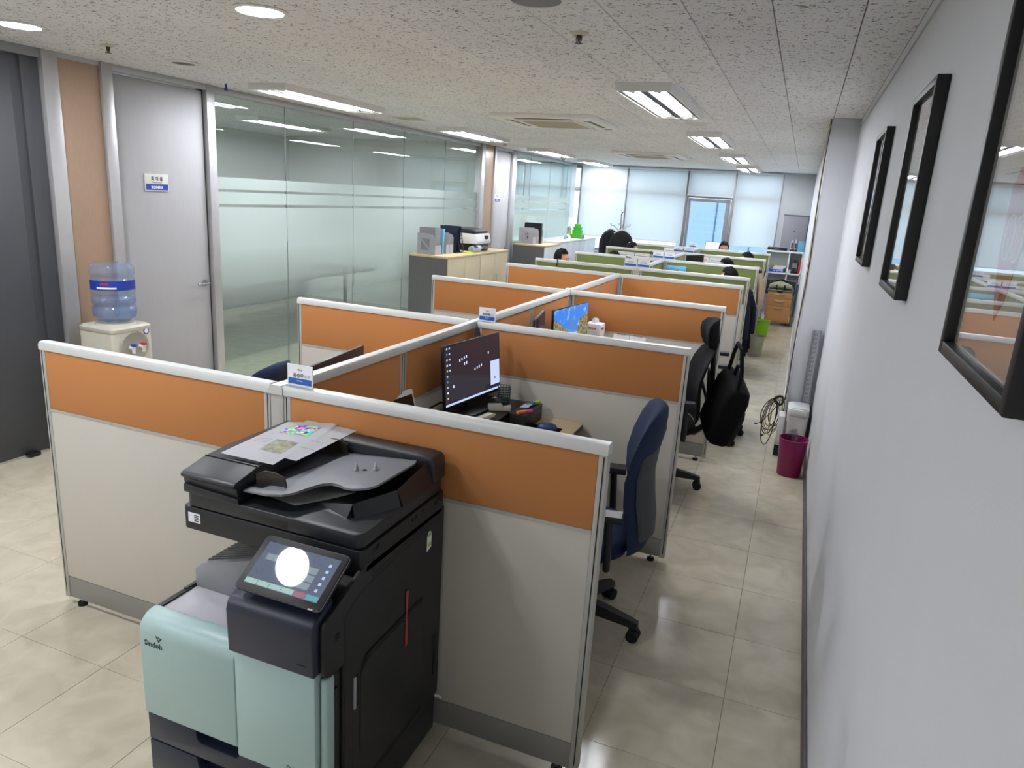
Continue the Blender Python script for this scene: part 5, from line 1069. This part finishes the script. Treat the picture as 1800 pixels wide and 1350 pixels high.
t = thing('stapler', 'white and black stapler on the riser front', 'stapler', (-1.60, 3.13, RT), 1.3); MB().prism([(-.065, 0), (.065, 0), (.065, .01), (-.065, .012)], 'xz', -.016, .016, bev=.002).build('stapler_base', 'black_plastic', t); MB().prism([(-.065, .014), (.06, .022), (.068, .034), (.04, .042), (-.055, .036)], 'xz', -.016, .016, bev=.004).build('stapler_arm', 'cream_plastic', t)
t = thing('pen_cup', 'dark teal wire pen cup behind the stationery', 'pen cup', (-1.66, 3.52, RT)); 
for k in range(7): MB().tube([(.034*math.cos(2*PI*j/20), .034*math.sin(2*PI*j/20), .004+k*.014) for j in range(21)], .0018, 5, caps=False).build('cup_ring', 'dark_teal', t)
for k in range(12): a = 2*PI*k/12; MB().tube([(.034*math.cos(a), .034*math.sin(a), .004), (.034*math.cos(a), .034*math.sin(a), .09)], .0015, 5).build('cup_wire', 'dark_teal', t)
MB().lathe([(0, 0), (.035, 0), (.035, .003), (0, .003)], 20, caps=False).build('cup_floor', 'dark_teal', t)
def marker(lab, loc, rz, m1_, m2_, rx=.0):
    t = thing('highlighter', lab, 'highlighter', loc, rz); mt = Matrix.Rotation(rx, 4, 'Y'); MB().box(-.05, .004, -.009, .009, 0, .016, bev=.003, mtx=mt).build('barrel', m1_, t); MB().box(.004, .045, -.0085, .0085, .0005, .0155, bev=.003, mtx=mt).build('marker_cap', m2_, t)
t = thing('desk_organizer', 'black desk organizer holding notes before the riser', 'organizer', (-1.50, 3.45, .72)); B('organizer_body', 'black_plastic', t, (-.045, .045, -.13, .13, 0, .085), bev=.004); B('organizer_lip', 'charcoal_light', t, (-.047, .047, -.132, .132, .085, .09), bev=.002)
marker('orange and pink highlighter on the black organizer', (-1.475, 3.36, .81), .95, 'orange_note', 'pink_note'); marker('teal and lime highlighter on the black organizer', (-1.49, 3.53, .81), 1.15, 'teal_note', 'lime_paper')
t = tag(MB().grid(lambda u, v: (-1.535+.055*u, 3.44+.085*v-.02*u, .8105+.012*u+.003*math.sin(v*3)), 4, 4, .001).build('business_card', 'paper'), 'white card lying on the black organizer', 'card')
t = thing('mouse_pad', 'black mouse pad on the light wood desk', 'mouse pad', (-1.40, 3.36, .72)); MB().prism(rect_round(-.10, .10, -.115, .115, .012), 'xy', 0, .003).build('pad', 'black_fabric', t)
t = thing('computer_mouse', 'navy blue computer mouse on the black pad', 'mouse', (-1.37, 3.42, .723), .25)
MB().loft([[(x, y, z) for x, y, _ in ell(0, 0, 0, .055*q, .032*q, 24, 2.3)] for q, z in ((.93, 0), (1.0, .006), (.97, .018), (.82, .028), (.5, .035), (.05, .037))]).build('mouse_shell', M('mouse_blue', '3a4c7c', .35), t, smooth=60); MB().cyl((-.028, -.004, .0315), (-.028, .004, .0315), .007, n=12).build('scroll_wheel', 'tray_grey', t)
t = thing('tablet_computer', 'white framed tablet leaning in the corner of the first bay', 'tablet', (-1.83, 2.82, .72), 1.45)
mt = Matrix.Rotation(-.28, 4, 'X'); MB().prism(rect_round(-.085, .085, .02, .27, .012), 'xz', -.004, .004, bev=.001, mtx=mt).build('tablet_body', 'white_plastic', t); MB().box(-.073, .073, -.0055, -.0042, .045, .245, mtx=mt).build('tablet_screen', 'screen_black', t); B('tablet_stand', 'black_plastic', t, (-.05, .05, -.045, .03, 0, .03), bev=.004)
t = tag(MB().tube([(-1.86, 2.95, .73), (-1.84, 2.98, .80), (-1.85, 3.02, .86), (-1.82, 3.08, .88), (-1.79, 3.14, .86)], .005, 8).build('monitor_cable', 'wire_black'), 'black cable arching up behind the dark desktop monitor', 'cable')
# second bay
m2_, s2_ = monitor('monitor with a mountain wallpaper in the second desk bay', (-1.70, 4.84, RZ), 1.45, .60, .345, .995, 'screen_mountain', -.05)
riser('black monitor riser under the mountain wallpaper monitor', -1.86, -1.56, 4.62, 5.38, RZ)
monitor('grey side monitor turned away beside the mountain wallpaper monitor', (-1.755, 4.32, .72), 1.77, .46, .28, 1.025, 'screen_desktop', -.03)
t = thing('tissue_box', 'white tissue box with red lettering beside the wallpaper monitor', 'tissue box', (-1.64, 5.29, RZ)); B('carton', 'paper', t, (-.06, .06, -.06, .06, 0, .19), bev=.003); MB().poly([(-.03, 0, .19), (.03, 0, .19), (.018, .012, .225), (-.01, -.006, .235), (-.028, .006, .22)], [(0, 1, 2, 3, 4)]).poly([(0, -.03, .19), (0, .03, .19), (.006, .01, .23), (-.006, -.012, .225)], [(0, 1, 2, 3)]).build('tissue', 'paper', t)
text('red_lettering', 'tissue', .03, 'red_plastic', t, frame_mtx((-.045, -.0605, .15), (1, 0, 0), (0, 0, 1)), 'LEFT', .0004, .0006); text('red_lettering', 'tissue', .03, 'red_plastic', t, frame_mtx((.0605, -.045, .15), (0, 1, 0), (0, 0, 1)), 'LEFT', .0004, .0006)
for k in range(2):
    t = thing('desk_calendar', ('white spiral desk calendar next to the tissue box', 'white spiral desk calendar at the desk edge of the second bay')[k], 'calendar', (-1.435+k*.125, 5.30, .72), -.05); MB().poly([(-.06, -.05, 0), (.06, -.05, 0), (.06, .0, .205), (-.06, 0, .205), (-.06, .05, 0), (.06, .05, 0)], [(0, 1, 2, 3), (3, 2, 5, 4)]).build('calendar_pages', 'paper', t)
    for q in range(7): MB().tube([(-.03+q*.01+.0*j, .006*math.cos(2*PI*j/10), .206+.006*math.sin(2*PI*j/10)) for j in range(11)], .0013, 5, caps=False).build('spiral_ring', 'ink', t)
# bag hung on the black mesh chair
bag = thing('shoulder_bag', 'black laptop bag hung on the back of the mesh chair', 'bag', (-.655, 4.80, .42), .30)
mt = Matrix.Translation((0, 0, 0)) @ Matrix.Rotation(.25, 4, 'X') @ Matrix.Rotation(.22, 4, 'Y')
MB().loft([[(x, y, z) for x, y, _ in ell(0, 0, 0,   .085*q, .19*q2, 28, 5)] for q, q2, z in ((.7, .93, .03), (1.0, 1.0, .05), (1.05, 1.0, .2), (1.0, .99, .36), (.8, .95, .42), (.5, .9, .435))], mtx=mt).build('bag_body', 'black_fabric', bag, smooth=50)
MB().loft([[(x+.09, y, z) for x, y, _ in ell(0, 0, 0, .022*q, .14*q, 24, 5)] for q, z in ((.8, .06), (1, .08), (1, .24), (.85, .27))], mtx=mt).build('front_pocket', 'black_cloth', bag, smooth=50)
MB().tube([tuple(mt @ Vector(p)) for p in ((0, -.08, .43), (-.01, -.07, .50), (-.01, 0, .53), (-.01, .07, .50), (0, .08, .43))], .012, 8).build('bag_handle', 'black_fabric', bag)
MB().tube([tuple(mt @ Vector(p)) for p in ((-.02, -.16, .40), (-.05, -.14, .56), (-.075, -.05, .66), (-.08, .05, .66), (-.05, .13, .56), (-.02, .16, .40))], .013, 8).build('shoulder_strap', 'black_fabric', bag)
B('zip_pull', 'steel', bag, (.16, .168, .03, .036, .20, .25))
# name plates clipped on the caps
def plate(lab, x, y, z, w, lines, hs=.072):
    t = thing('name_plate', lab, 'name plate', (x, y, z), 0, 'acrylic name plates on the dividers')
    B('acrylic_foot', 'acrylic', t, (-w/2, w/2, -.02, .02, 0, .003)); c_ = B('card', 'paper', t, (-w/2, w/2, -.0015, .0015, .003, hs+.006))
    B('blue_band', 'blue_print', t, (-w/2+.004, w/2-.004, -.0022, -.0016, .008, .008+hs*.30))
    mt = lambda xx, zz: frame_mtx((xx, -.0018, zz), (1, 0, 0), (0, 0, 1))
    if lines:
        text('name_lettering', lines[1], hs*.23, 'ink', t, mt(-w*.06, hs*.47), 'CENTER', .0005, .0003); text('rank_lettering', lines[2], hs*.20, 'ink_grey', t, mt(w*.29, hs*.48), 'CENTER', .0005); text('team_lettering', lines[0], hs*.10, 'ink', t, mt(0, hs*.80), 'CENTER', .0005); text('company_lettering', 'KOMAX', hs*.09, 'paper', t, mt(0, .008+hs*.15), 'CENTER', .0009)
    else:
        B('print_line', 'ink_grey', t, (-w*.3, w*.25, -.0022, -.0016, hs*.58, hs*.66)); B('print_line', 'ink_grey', t, (-w*.2, w*.2, -.0022, -.0016, hs*.76, hs*.80))
plate('name plate with dark lettering on the divider behind the copier', -1.836, PY[0], PT, .105, ('연구소', '유승우', '소장'))
plate('name plate on the second orange divider at the spine', -1.845, PY[1], PT, .10, ('연구소', '조태혁', '선임'))
for (u, v, yi), lab in zip(((1108.5, 463, 4), (1131.5, 464, 4), (1157, 449, 5), (1177, 450, 5), (1192.5, 437, 6), (1211, 438, 6)), ('name plate on the first green divider, glass wall side', 'name plate on the first green divider, aisle side', 'name plate on the second green divider, glass wall side', 'name plate on the second green divider, aisle side', 'name plate on the third green divider, glass wall side', 'name plate on the third green divider, aisle side')):
    p = ony(u, v, PY[yi]); plate(lab, p.x, PY[yi], PT, .135, None, .082)
p = ony(1218.5, 428, PY[7]); plate('name plate on the last green divider', p.x, PY[7], PT, .11, None)
# papers pinned on the green dividers
def pinned(lab, yi, u0, v0, u1, v1, mat='paper', deco=None):
    y = PY[yi]-.0235; a = ony(u0, v0, y); b = ony(u1, v1, y); zt = min(a.z, PT-.036); zb = zt-.297 if mat == 'paper' else b.z
    t = thing('pinned_paper', lab, 'paper', ((a.x+b.x)/2, y, zb), 0, 'papers pinned on the green dividers'); MB().box(a.x, b.x, y-.0006, y+.0006, zb, zt).build('sheet', mat, t, True)
    for k in range(5): B('print_line', deco or 'ink_grey', t, (a.x+.02, b.x-.03-.02*(k % 3), y-.0012, y-.0006, zt-.05-k*.03, zt-.042-k*.03), world=True)
    MB().cyl(((a.x+b.x)/2, y-.004, zt-.012), ((a.x+b.x)/2, y-.0006, zt-.012), .005, n=10).build('pin', 'red_plastic', t, True)
pinned('plain white paper pinned on the third green divider', 6, 1084, 441, 1115, 449); pinned('ruled schedule paper pinned beside the plain one', 6, 1117, 444, 1148, 452)
pinned('wide white chart with pink marks pinned on the aisle side divider', 6, 1205, 446, 1246, 458, deco='pink_note'); pinned('white chart pinned right of the wide pink marked chart', 6, 1248, 449, 1276, 459)
pinned('pale green paper pinned on the last green divider', 7, 1168, 435, 1187, 440)
# black hook on the first green divider, blue folders, monitors further back
t = thing('panel_hook', 'black hook clipped over the first green divider', 'hook', (ony(981, 459, PY[4]).x, PY[4], PT)); MB().tube([(0, .03, -.03), (0, .031, .006), (0, 0, .010), (0, -.031, .006), (0, -.033, -.05), (0, -.05, -.07), (0, -.065, -.05)], .006, 8).build('hook_bar', 'black_plastic', t)
p = ony(1188, 471, 9.35); t = thing('folder_stack', 'light blue folders standing on the desk before the second green divider', 'folder', (p.x, 9.42, .72)); B('folder', 'sky_blue', t, (-.12, .12, -.02, .02, 0, p.z-.70), bev=.002); B('folder', 'blue_box', t, (-.115, .118, -.045, -.022, 0, p.z-.73), bev=.002); B('folder_stripe', 'royal_blue', t, (-.1, .11, -.0458, -.045, p.z-.79, p.z-.775))
def bay_mon(lab, x, y, yaw, zc=1.04): monitor(lab, (x, y, .72), yaw, .50, .30, zc, 'screen_black', -.03)
bay_mon('black monitor seen from behind in the first green bay, glass wall side', -2.22, 8.95, -1.15, 1.075); bay_mon('black monitor in the second green bay, glass wall side', -2.25, 10.55, -1.25, 1.06); bay_mon('black monitor in the second green bay, aisle side', -1.66, 10.75, 1.2, 1.06)
bay_mon('black monitor in the first green bay, aisle side', -1.66, 8.75, 1.4, .98); bay_mon('black monitor in the third green bay, aisle side', -1.66, 12.1, 1.4, .98); bay_mon('black monitor in the third green bay, glass wall side', -2.2, 12.1, -1.4, .98)
bay_mon('black monitor in the first orange bay, glass wall side', -2.2, 2.75, -1.45, .98)

# ================================================================== people (local forward = -x, seated)
def seg_mesh(verts, edges, radii, mats, name, parent, sub=2):
    me = bpy.data.meshes.new(name); me.from_pydata(verts, edges, []); o = bpy.data.objects.new('tmp_body', me); COL.objects.link(o)
    md = o.modifiers.new('s', 'SKIN'); 
    for i, r in enumerate(radii): me.skin_vertices[0].data[i].radius = r if isinstance(r, tuple) else (r, r)
    me.skin_vertices[0].data[0].use_root = True
    sb = o.modifiers.new('u', 'SUBSURF'); sb.levels = sub; sb.render_levels = sub
    dg = bpy.context.evaluated_depsgraph_get(); m2 = bpy.data.meshes.new_from_object(o.evaluated_get(dg)); bpy.data.objects.remove(o)
    m2.name = name; m2.materials.clear()
    ob = link_mesh(name, m2, mats[0], parent, smooth=180, keep=True)
    for k in mats[1:]: m2.materials.append(MATS[k])
    return ob
def person(lab, loc, rz, shirt, head_top, lean=0):
    t = thing('person', lab, 'person', loc, rz, 'people seated at the green desks')
    dz = head_top-1.27
    H = 1.27+dz
    V = [(0.02, 0, .52), (.03, 0, .68), (.035, 0, .84+dz), (.03, 0, .955+dz), (.015, 0, 1.015+dz), (-.005, 0, 1.07+dz), (-.008, 0, 1.13+dz), (.005, 0, 1.185+dz), (.008, 0, 1.215+dz)]
    E = [(i, i+1) for i in range(8)]; Rr = [(.16, .12), (.15, .11), (.165, .11), (.11, .085), (.05, .05), (.062, .07), (.07, .082), (.072, .085), (.05, .06)]
    def add(p, pts, rs):
        prev = p
        for q, r in zip(pts, rs): V.append(q); Rr.append(r); E.append((prev, len(V)-1)); prev = len(V)-1
        return prev
    def ln(p): return (p[0]-lean*max(0, min(1.05, (p[2]-.55)/.6)), p[1], p[2])
    V[:] = [ln(p) for p in V]; hx = -lean*1.03
    for s in (-1, 1):
        add(0, [(-.02, s*.10, .51), (-.24, s*.13, .53), (-.43, s*.14, .52), (-.45, s*.14, .30), (-.44, s*.14, .10), (-.48, s*.145, .045), (-.58, s*.15, .03)], [.085, .078, .06, .055, .04, .035, .03])
        w = add(3, [ln((.03, s*.10, .95+dz)), ln((.02, s*.19, .92+dz)), (-.02, s*.235, .78+dz*.7), (-.08, s*.225, .735+dz*.3), (-.24, s*.16, .752), (-.30, s*.145, .755)], [.07, .06, .048, .042, .032, .022])
        for f in range(4): add(w, [(-.345, s*(.115+.019*f), .758), (-.385-.008*(f in (1, 2)), s*(.112+.02*f), .742)], [.0095, .008])
        add(w, [(-.315, s*.108, .752), (-.34, s*.092, .744)], [.0105, .008])
    add(6, [(-.085+hx, 0, 1.115+dz), (-.097+hx, 0, 1.105+dz)], [.014, .010])     # nose
    for s in (-1, 1): add(6, [(.008+hx, s*.078, 1.12+dz), (.018+hx, s*.086, 1.125+dz)], [.018, .014])   # ears
    ob = seg_mesh(V, E, Rr, ['skin', shirt, 'trouser', 'black_plastic'], 'body', t)
    me = ob.data
    for p in me.polygons:
        c = p.center
        if c.z < .075 and c.x < -.36: p.material_index = 3
        elif c.z < .60 and not (c.x < -.27 and c.z > .70): p.material_index = 2
        elif c.z < .985+dz and c.x > -.255: p.material_index = 1
    # hair: cap over the skull, open at the face
    b2 = bmesh.new(); bmesh.ops.create_uvsphere(b2, u_segments=28, v_segments=18, radius=1)
    kill = []
    for v in b2.verts:
        x, y, z = v.co
        r = 1+.05*math.sin(9*x+7*y)*abs(z)
        if x < -.45 and z < .35 or z < -.55 or (x < .05 and z < -.18): kill.append(v)
        v.co = Vector((x*.104*r+.004, y*.088*r, z*.118*r))
    bmesh.ops.delete(b2, geom=kill, context='VERTS'); bmesh.ops.solidify(b2, geom=b2.faces[:], thickness=.012)
    hb = MB(); hb._merge(b2, Matrix.Translation((.008+hx, 0, 1.160+dz))); hb.build('hair', 'hair', t, smooth=80)
    for s in (-1, 1): MB().lathe([(0, -.008), (.008, 0), (0, .008)], 10, (-.078+hx, s*.032, 1.135+dz), caps=False).build('eye', 'ink', t); MB().box(-.088+hx, -.076+hx, s*.018, s*.046, 1.152+dz, 1.157+dz).build('eyebrow', 'hair', t)
    MB().box(-.083+hx, -.074+hx, -.022, .022, 1.066+dz, 1.073+dz, bev=.002).build('mouth', 'pink_note' if False else 'cardboard', t)
    return t
def simple_chair(lab, loc, rz, zb=.98):
    t = thing('office_chair', lab, 'chair', loc, rz, 'black chairs in the green bays')
    chair_base(t, a0=.2); cushion_seat(t, 'black_fabric', -.02, .43, .245, .24)
    zs = [.50, .53, .62, .74, .86, zb-.03, zb]; back_shell('black_fabric', zs, [.245, .25, .252, .245, .255, .28, .29], [.15, .19, .215, .22, .21, .18, .12], [.02, .03, .035, .035, .03, .02, .01], [.012, .02, .022, .022, .022, .016, .008], [.02, .03, .035, .035, .03, .02, .01]).build('backrest', 'black_fabric', t, smooth=60)
    MB().tube([(.02, 0, .37), (.2, 0, .37), (.275, 0, .42), (.29, 0, .6)], .02, 10, sx=1.6).build('back_bracket', 'black_plastic', t)
    return t
PEOPLE = [('person with short dark hair and visible profile behind the first green divider', -3.03, 8.75, PI-.25, 'shirt_grey', 1.275), ('person with dark hair behind the first green divider, aisle side', -1.01, 8.75, -.1, 'shirt_navy', 1.235),
          ('person with dark hair behind the charts end of the second green divider', -1.07, 10.42, .1, 'shirt_white', 1.225, .13), ('person with dark hair behind the third green divider near the aisle', -1.045, 12.05, 0, 'shirt_navy', 1.24),
          ('person seated beyond the last divider facing the room', -1.55, 13.6, PI/2+.2, 'shirt_grey', 1.305), ('person with dark hair beside the hanging jackets', -2.87, 12.1, PI, 'shirt_white', 1.245), ('person leaning low behind the second green divider, glass wall side', -2.79, 10.55, PI, 'shirt_navy', 1.18)]
for k, (lab, x, y, rz, sh_, ht, *le) in enumerate(PEOPLE):
    person(lab, (x, y, 0), rz, sh_, ht, *le)
    cl_ = lab.replace('person', 'person', 1)
    back = Matrix.Rotation(rz, 3, 'Z') @ Vector((.02, 0, 0))
    simple_chair(('black office chair under the person with visible profile', 'black office chair draped with a navy coat', 'black office chair draped with a beige cardigan', 'black office chair in the third green bay by the aisle', 'black office chair beyond the last divider', 'black office chair near the hanging jackets', 'black office chair in the second green bay, glass wall side')[k], (x+back.x-(.07 if k == 1 else 0), y+back.y, 0), rz, .98 if k != 2 else 1.11)
def drape(lab, loc, rz, mat, ztop, zl, zr, hw, name='coat'):
    """cloth hung over a chair back: front flap short, back flap long"""
    t = thing(name, lab, name.replace('_', ' '), loc, rz)
    def fn(u, v):
        y = (-1+2*u)*hw; fold = .018*math.sin(u*23)+.012*math.sin(u*41+1)
        bot = zl+(zr-zl)*u
        if v < .25: q = v/.25; return (.20+.0*q, y*.94, ztop-.25+.25*q*1.0-.0)
        if v < .4: q = (v-.25)/.15; a = PI*q; return (.26-.06*math.cos(a), y*.95, ztop+.03*math.sin(a)-.02*abs(2*u-1)**2)
        q = (v-.4)/.6; return (.325+fold*q+.03*q, y*(1+.12*q), ztop-(ztop-bot)*q)
    MB().grid(fn, 44, 26, .006).build('cloth', mat, t, smooth=80)
    for s in (-1, 1): MB().tube([(.30, s*hw*.9, ztop-.05), (.345, s*hw*1.05, ztop-.22), (.36, s*hw*1.08, ztop-.45), (.365, s*hw*1.05, ztop-.52)], [.03, .045, .04, .035], 10).build('sleeve', mat, t, smooth=70)
    return t
drape('long navy coat hanging over a chair back by the aisle', (-1.06, 8.75, 0), -.1, 'navy_cloth', .985, .22, .30, .20, 'coat')
drape('beige knitted cardigan draped over a chair back by the aisle', (-1.05, 10.42, 0), .1, 'beige_cloth', 1.125, .58, .70, .23, 'cardigan')
monitor('white edged monitor beyond the last green divider', (-1.80, 14.22, .72), .1, .30, .24, 1.14, 'ui_white', -.03)
tb2 = thing('side_table', 'white side table beyond the last green divider', 'table', (-1.7, 14.25, 0)); B('table_top', 'cab_white', tb2, (-.45, .45, -.2, .25, .695, .72), bev=.003)
for x in (-.42, .42):
    for y in (-.17, .22): B('table_leg', 'steel', tb2, (x-.015, x+.015, y-.015, y+.015, 0, .695))

lc_ = thing('added_low_cabinet', 'added long dark cabinet at the meeting room rear, darkening the lower glass', 'cabinet', (-8.15, 7.0, 0)); B('carcass', 'cab_grey', lc_, (-.23, .2, -3.1, 3.1, .05, .86)); B('cabinet_top', 'desk_edge', lc_, (-.24, .22, -3.12, 3.12, .86, .885), bev=.003); B('plinth', 'black_plastic', lc_, (-.22, .17, -3.08, 3.08, 0, .05))  # added cabinet, its dark colour deepens the lower part of the glass wall
for k in range(10): B('door', 'cab_grey', lc_, (.2, .218, -3.1+k*.62+.003, -3.1+(k+1)*.62-.003, .06, .855), bev=.002)
mt_ = thing('added_table', 'added long dark table giving the frosted glass wall a dark band', 'table', (-6.6, 7.2, 0)); B('table_top', 'desk_edge', mt_, (-.65, .65, -1.9, 1.9, .70, .735), bev=.004)  # added table, put in for a dark band seen through the lower film
for x in (-.4, .4):
    for y in (-1.5, 1.5): B('table_leg', 'cab_grey', mt_, (x-.018, x+.018, y-.018, y+.018, 0, .70))
